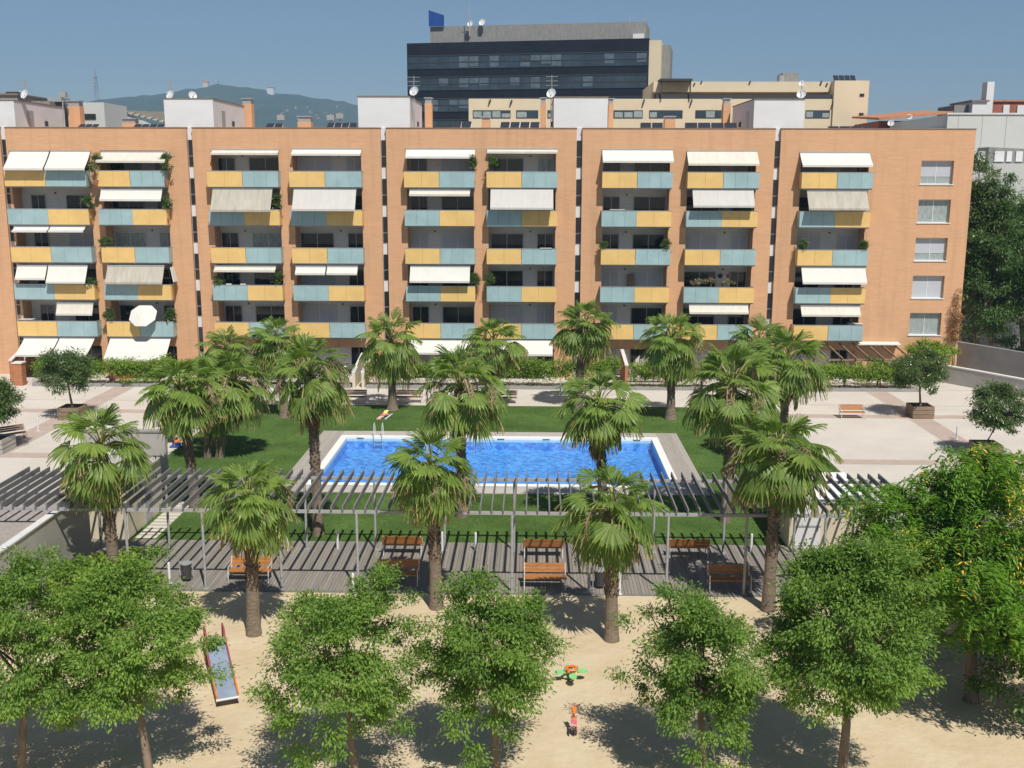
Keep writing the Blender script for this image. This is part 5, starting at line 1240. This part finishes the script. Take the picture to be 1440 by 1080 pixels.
def petal_toy():
    b = G(803, 958); c = Vector((b.x, b.y, 0)); t = thing('spring_seesaw', c, 'green and orange flower shaped spring toy for four riders', 'spring toy')
    m = MB(); spring(m, c, .14, 0, .38); part(m, 'spring', M['metal_dark'], t)
    for k in range(4):
        a = k*math.pi/2+.12; d = Vector((math.cos(a), math.sin(a), 0)); s = c+d*.54; m = MB(); m.bar(c+Vector((0, 0, .46)), s+Vector((0, 0, .46)), .10, .05); part(m, 'arm', M['yellow_pl'], t)
        m = MB(); l = Vector((-d.y, d.x, 0)); n = 14; ring_ = [s+d*.27*math.cos(2*math.pi*j/n)+l*.19*math.sin(2*math.pi*j/n) for j in range(n)]
        m.poly([(p.x, p.y, .54) for p in ring_]); m.poly([(p.x, p.y, .49) for p in ring_][::-1])
        for j in range(n): p, q = ring_[j], ring_[(j+1) % n]; m.poly([(p.x, p.y, .49), (q.x, q.y, .49), (q.x, q.y, .54), (p.x, p.y, .54)])
        part(m, 'seat', M['green_pl'], t)
        m = MB(); hp = c+d*.32; m.tube([hp+Vector((0, 0, .46)), hp+Vector((0, 0, .72))], .018, 6); m.tube([hp+l*.13+Vector((0, 0, .72)), hp-l*.13+Vector((0, 0, .72))], .018, 6); part(m, 'handle', M['metal'], t)
    m = MB(); n = 18; m.tube([c+Vector((.24*math.cos(2*math.pi*j/n), .24*math.sin(2*math.pi*j/n), .68)) for j in range(n+1)], .065, 8); part(m, 'ring', M['orange'], t)
petal_toy()
bpy.data.objects['spring_seesaw'].scale = (.68,)*3
def rocker():
    b = G(807, 1033); c = Vector((b.x, b.y, 0)); t = thing('spring_rocker', c, 'small pink and orange animal spring rocker in the sand', 'spring toy')
    m = MB(); spring(m, c, .12, 0, .36); part(m, 'spring', M['metal_dark'], t)
    m = MB()
    for sx in (-.1, .1):
        prof = [(-.42, .42), (-.2, .36), (.2, .36), (.38, .46), (.34, .66), (.14, .62), (0, .60), (-.16, .62), (-.34, .72), (-.46, .60)]
        fr = [(c.x+sx-.015, c.y+y, z) for y, z in prof]; bk = [(c.x+sx+.015, c.y+y, z) for y, z in prof]
        m.poly(fr); m.poly(bk[::-1])
        for j in range(len(prof)): k = (j+1) % len(prof); m.poly([fr[j], fr[k], bk[k], bk[j]])
    part(m, 'side_board', M['pink_pl'], t)
    m = MB(); m.box(c.x-.09, c.x+.09, c.y-.25, c.y+.1, .60, .63); part(m, 'seat', M['pink_pl'], t)
    m = MB(); m.tube([(c.x, c.y+.22, .6), (c.x, c.y+.28, .92)], [.07, .05], 8); m.dome((c.x, c.y+.24, .98), .11, .16, .12, 12, 7, True)
    for sx in (-1, 1): m.tube([(c.x+sx*.05, c.y+.26, 1.04), (c.x+sx*.1, c.y+.28, 1.2)], [.03, .015], 6)
    m.dome((c.x, c.y+.08, .95), .07, .09, .06, 10, 6, True); part(m, 'head', M['orange'], t)
    m = MB(); m.tube([(c.x-.2, c.y+.12, .82), (c.x+.2, c.y+.12, .82)], .017, 6); part(m, 'handle', M['white_leg'], t)
rocker()
bpy.data.objects['spring_rocker'].scale = (.72,)*3

# ---------- balcony plants and parasol
def bplant(px, py, rx, rz, label, seed, mk='leaf_ficus', Y=84.35, b_floor=None, cat='balcony plant', hang=False):
    c = P(px, py, Y); s = scl(Y, c.z); row = max(1, math.ceil((RAIL+1.6-c.z)/3)); fl = RAIL-3*(row-1)-1.13
    t = thing('balcony_plant', Vector((c.x, Y, fl)), label, cat, 'plants on the balconies')
    me, C = crown_mesh('foliage', seed, (rx/s, .3, rz/s), 34, 45, .17, .12, [M[mk]], lump=.3, droop=.8 if hang else .3); o = bpy.data.objects.new('foliage', me); COL.objects.link(o); o.location = c; W(o, t)
    m = MB(); m.tube([(c.x, Y, fl), (c.x, Y, fl+.4)], [.14, .2], 12); part(m, 'pot', M['sea_pot'], t)
    m = MB(); m.tube([(c.x, Y, fl+.35), (c.x, Y, max(fl+.6, c.z))], .03, 6); part(m, 'stem', M['bark'], t)
for q in ((133, 230, 9, 14, 'vine tangle between the two top left balconies', 81, 'leaf_ficus', 84.0), (233, 229, 7, 14, 'climbing plant at the right end of the top left balcony pair', 82, 'leaf_ficus', 84.2),
          (124, 284, 8, 9, 'round bush at the right end of the second row balcony, far left column', 83), (233, 284, 6, 9, 'shrub at the right end of the second row, next to the stair strip', 84), (149, 341, 8, 7, 'leafy plants at the left of the third row balcony above the parasol', 85),
          (128, 399, 7, 7, 'plant at the right end of the fourth row, far left column', 86), (154, 444, 7, 10, 'plant left of the white parasol', 87), (240, 444, 6, 9, 'plant right of the white parasol', 88), (389, 284, 6, 10, 'bush beside the long beige blind of the second block', 89),
          (306, 395, 6, 6, 'plant at the left of the fourth row balcony with white chairs', 90), (391, 392, 5, 8, 'plant at the right of the fourth row balcony, second block', 91), (668, 394, 6, 8, 'plant spilling over at the right of the white blind in the middle block', 92),
          (693, 229, 5, 8, 'small tree at the left of the top balcony, middle block', 93), (689, 393, 4, 8, 'plant at the left of the fourth row balcony, right column of the middle block', 94), (849, 345, 3.5, 4, 'small round plant at the left of the third row balcony, fourth block', 95),
          (936, 346, 5, 8, 'plant trailing at the right of the third row balcony, fourth block', 96), (1047, 291, 9, 4, 'low plant under the grey awning of the fourth block', 97, 'leaf_dark'), (1000, 396, 32, 4.5, 'dried flower boxes all along a fourth row balcony, fourth block', 98, 'dry', 84.45),
          (1129, 344, 5.5, 6, 'round clipped plant at the left of the third row balcony, right-hand block', 99), (1215, 345, 4, 6, 'round clipped plant at the right of the third row balcony, right-hand block', 100), (665, 230, 3, 9, 'tall thin plant at the right of the top left balcony, middle block', 101), (520, 0, 0, 0, '', 0)):
    if q[4]: bplant(*q)
c = P(200, 441, 83.6); t = thing('parasol', Vector((c.x, 84.2, RAIL-12-1.1)), 'white octagonal parasol leaning out over a lower left balcony', 'parasol')
m = MB(); n = 8; d = Vector((.05, -.75, .66)).normalized(); l = Vector((1, 0, 0)); u = l.cross(d); u = -u if u.z < 0 else u; r = 20/scl(83.6, c.z)
rg_ = [c+(l*math.cos(2*math.pi*(j+.5)/n)+u*math.sin(2*math.pi*(j+.5)/n))*r-d*.25 for j in range(n)]
for j in range(n): m.poly([c, rg_[j], rg_[(j+1) % n]]); m.poly([c-d*.02, rg_[(j+1) % n]-d*.02, rg_[j]-d*.02])
part(m, 'canopy', M['aw_white'], t)
m = MB(); m.tube([c+d*.08, c-d*.9, (c.x, 84.35, RAIL-12-.9)], .02, 6); part(m, 'pole', M['metal'], t)
for px, py, lb in ((303, 321, ''), (323, 397, 'left white chair on a fourth row balcony of the second block'), (343, 398, 'right white chair on a fourth row balcony of the second block')):
    if lb:
        q = P(px, py, 84.5); fl = RAIL-9-1.13; t = thing('balcony_chair', Vector((q.x, 84.5, fl)), lb, 'chair', 'white chairs on a balcony')
        m = MB(); m.box(q.x-.22, q.x+.22, 84.3, 84.7, fl+.42, fl+.46); part(m, 'seat', M['white_leg'], t); m = MB(); m.box(q.x-.22, q.x+.22, 84.22, 84.26, fl+.46, fl+1.22); part(m, 'backrest', M['white_leg'], t)
        for sx in (-.19, .19):
            for dy in (84.33, 84.67): m = MB(); m.box(q.x+sx-.02, q.x+sx+.02, dy-.02, dy+.02, fl, fl+.42); part(m, 'leg', M['white_leg'], t)

def item(m, name, mk, label, cat, group=None): return single(m, name, M[mk], label, cat, group)
q = P(768, 347, 84.05); m = MB(); m.box(q.x-.5, q.x+.45, 84.02, 84.17, RAIL-6+.005, RAIL-6+.05); m.box(q.x-.45, q.x+.4, 84.17, 84.2, RAIL-6-.35, RAIL-6+.05); item(m, 'white_cloth', 'aw_white', 'white cloth laid over the rail beside the middle block stair strip', 'cloth', None)
q = P(887, 392, 86.2); m = MB(); m.box(q.x-.28, q.x+.28, 86.0, 86.4, RAIL-9-1.13, RAIL-9+.75); m.box(q.x-.3, q.x+.3, 85.98, 86.42, RAIL-9+.75, RAIL-9+.79); item(m, 'balcony_cabinet', 'wood_old', 'brown cabinet standing on a fourth row balcony of the fourth block', 'cabinet')
for px, mk, lb in ((1013, 'metal_dark', 'dark round plate hung on the wall above the dried flowers'), (1025, 'red', 'reddish round plate hung on the wall above the dried flowers')):
    q = P(px, 388, 86.4); m = MB(); m.tube([(q.x, 86.44, q.z), (q.x, 86.50, q.z)], .2, 16); item(m, 'wall_plate', mk, lb, 'plate', 'round plates on a balcony wall')
for px, py, row, lb in ((38, 450, 5, 'white garden table on the lower left balcony'), (1202, 455, 5, 'white table on the lowest balcony of the right-hand block'), (868, 291, 2, 'white table on the second row balcony, fourth block')):
    q = P(px, py, 84.6); fl = RAIL-3*(row-1)-1.13; t = thing('balcony_table', Vector((q.x, 84.6, fl)), lb, 'table', 'tables on the balconies')
    m = MB(); m.box(q.x-.6, q.x+.6, 84.3, 84.9, fl+1.17, fl+1.21); part(m, 'tabletop', M['white_leg'], t)
    for sx in (-.5, .5):
        m = MB(); m.box(q.x+sx-.03, q.x+sx+.03, 84.57, 84.63, fl, fl+1.17); part(m, 'leg', M['white_leg'], t)

# ------------------------------------------------------------------ haze
m = MB(); m.box(-2800, 2800, -250, 2900, -2, 330)
o = m.build('haze', [], None); tag(o, kind='stuff')
hm = bpy.data.materials.new('haze_air'); hm.use_nodes = True; ht = hm.node_tree; ht.nodes.clear()
ho = ht.nodes.new('ShaderNodeOutputMaterial'); hv = ht.nodes.new('ShaderNodeVolumePrincipled')
hv.inputs['Color'].default_value = (.38, .64, 1, 1); hv.inputs['Density'].default_value = .00023; hv.inputs['Anisotropy'].default_value = .0
ht.links.new(hv.outputs[0], ho.inputs['Volume']); o.data.materials.append(hm)
tag(o, 'pale blue summer haze over the far hills', 'haze')
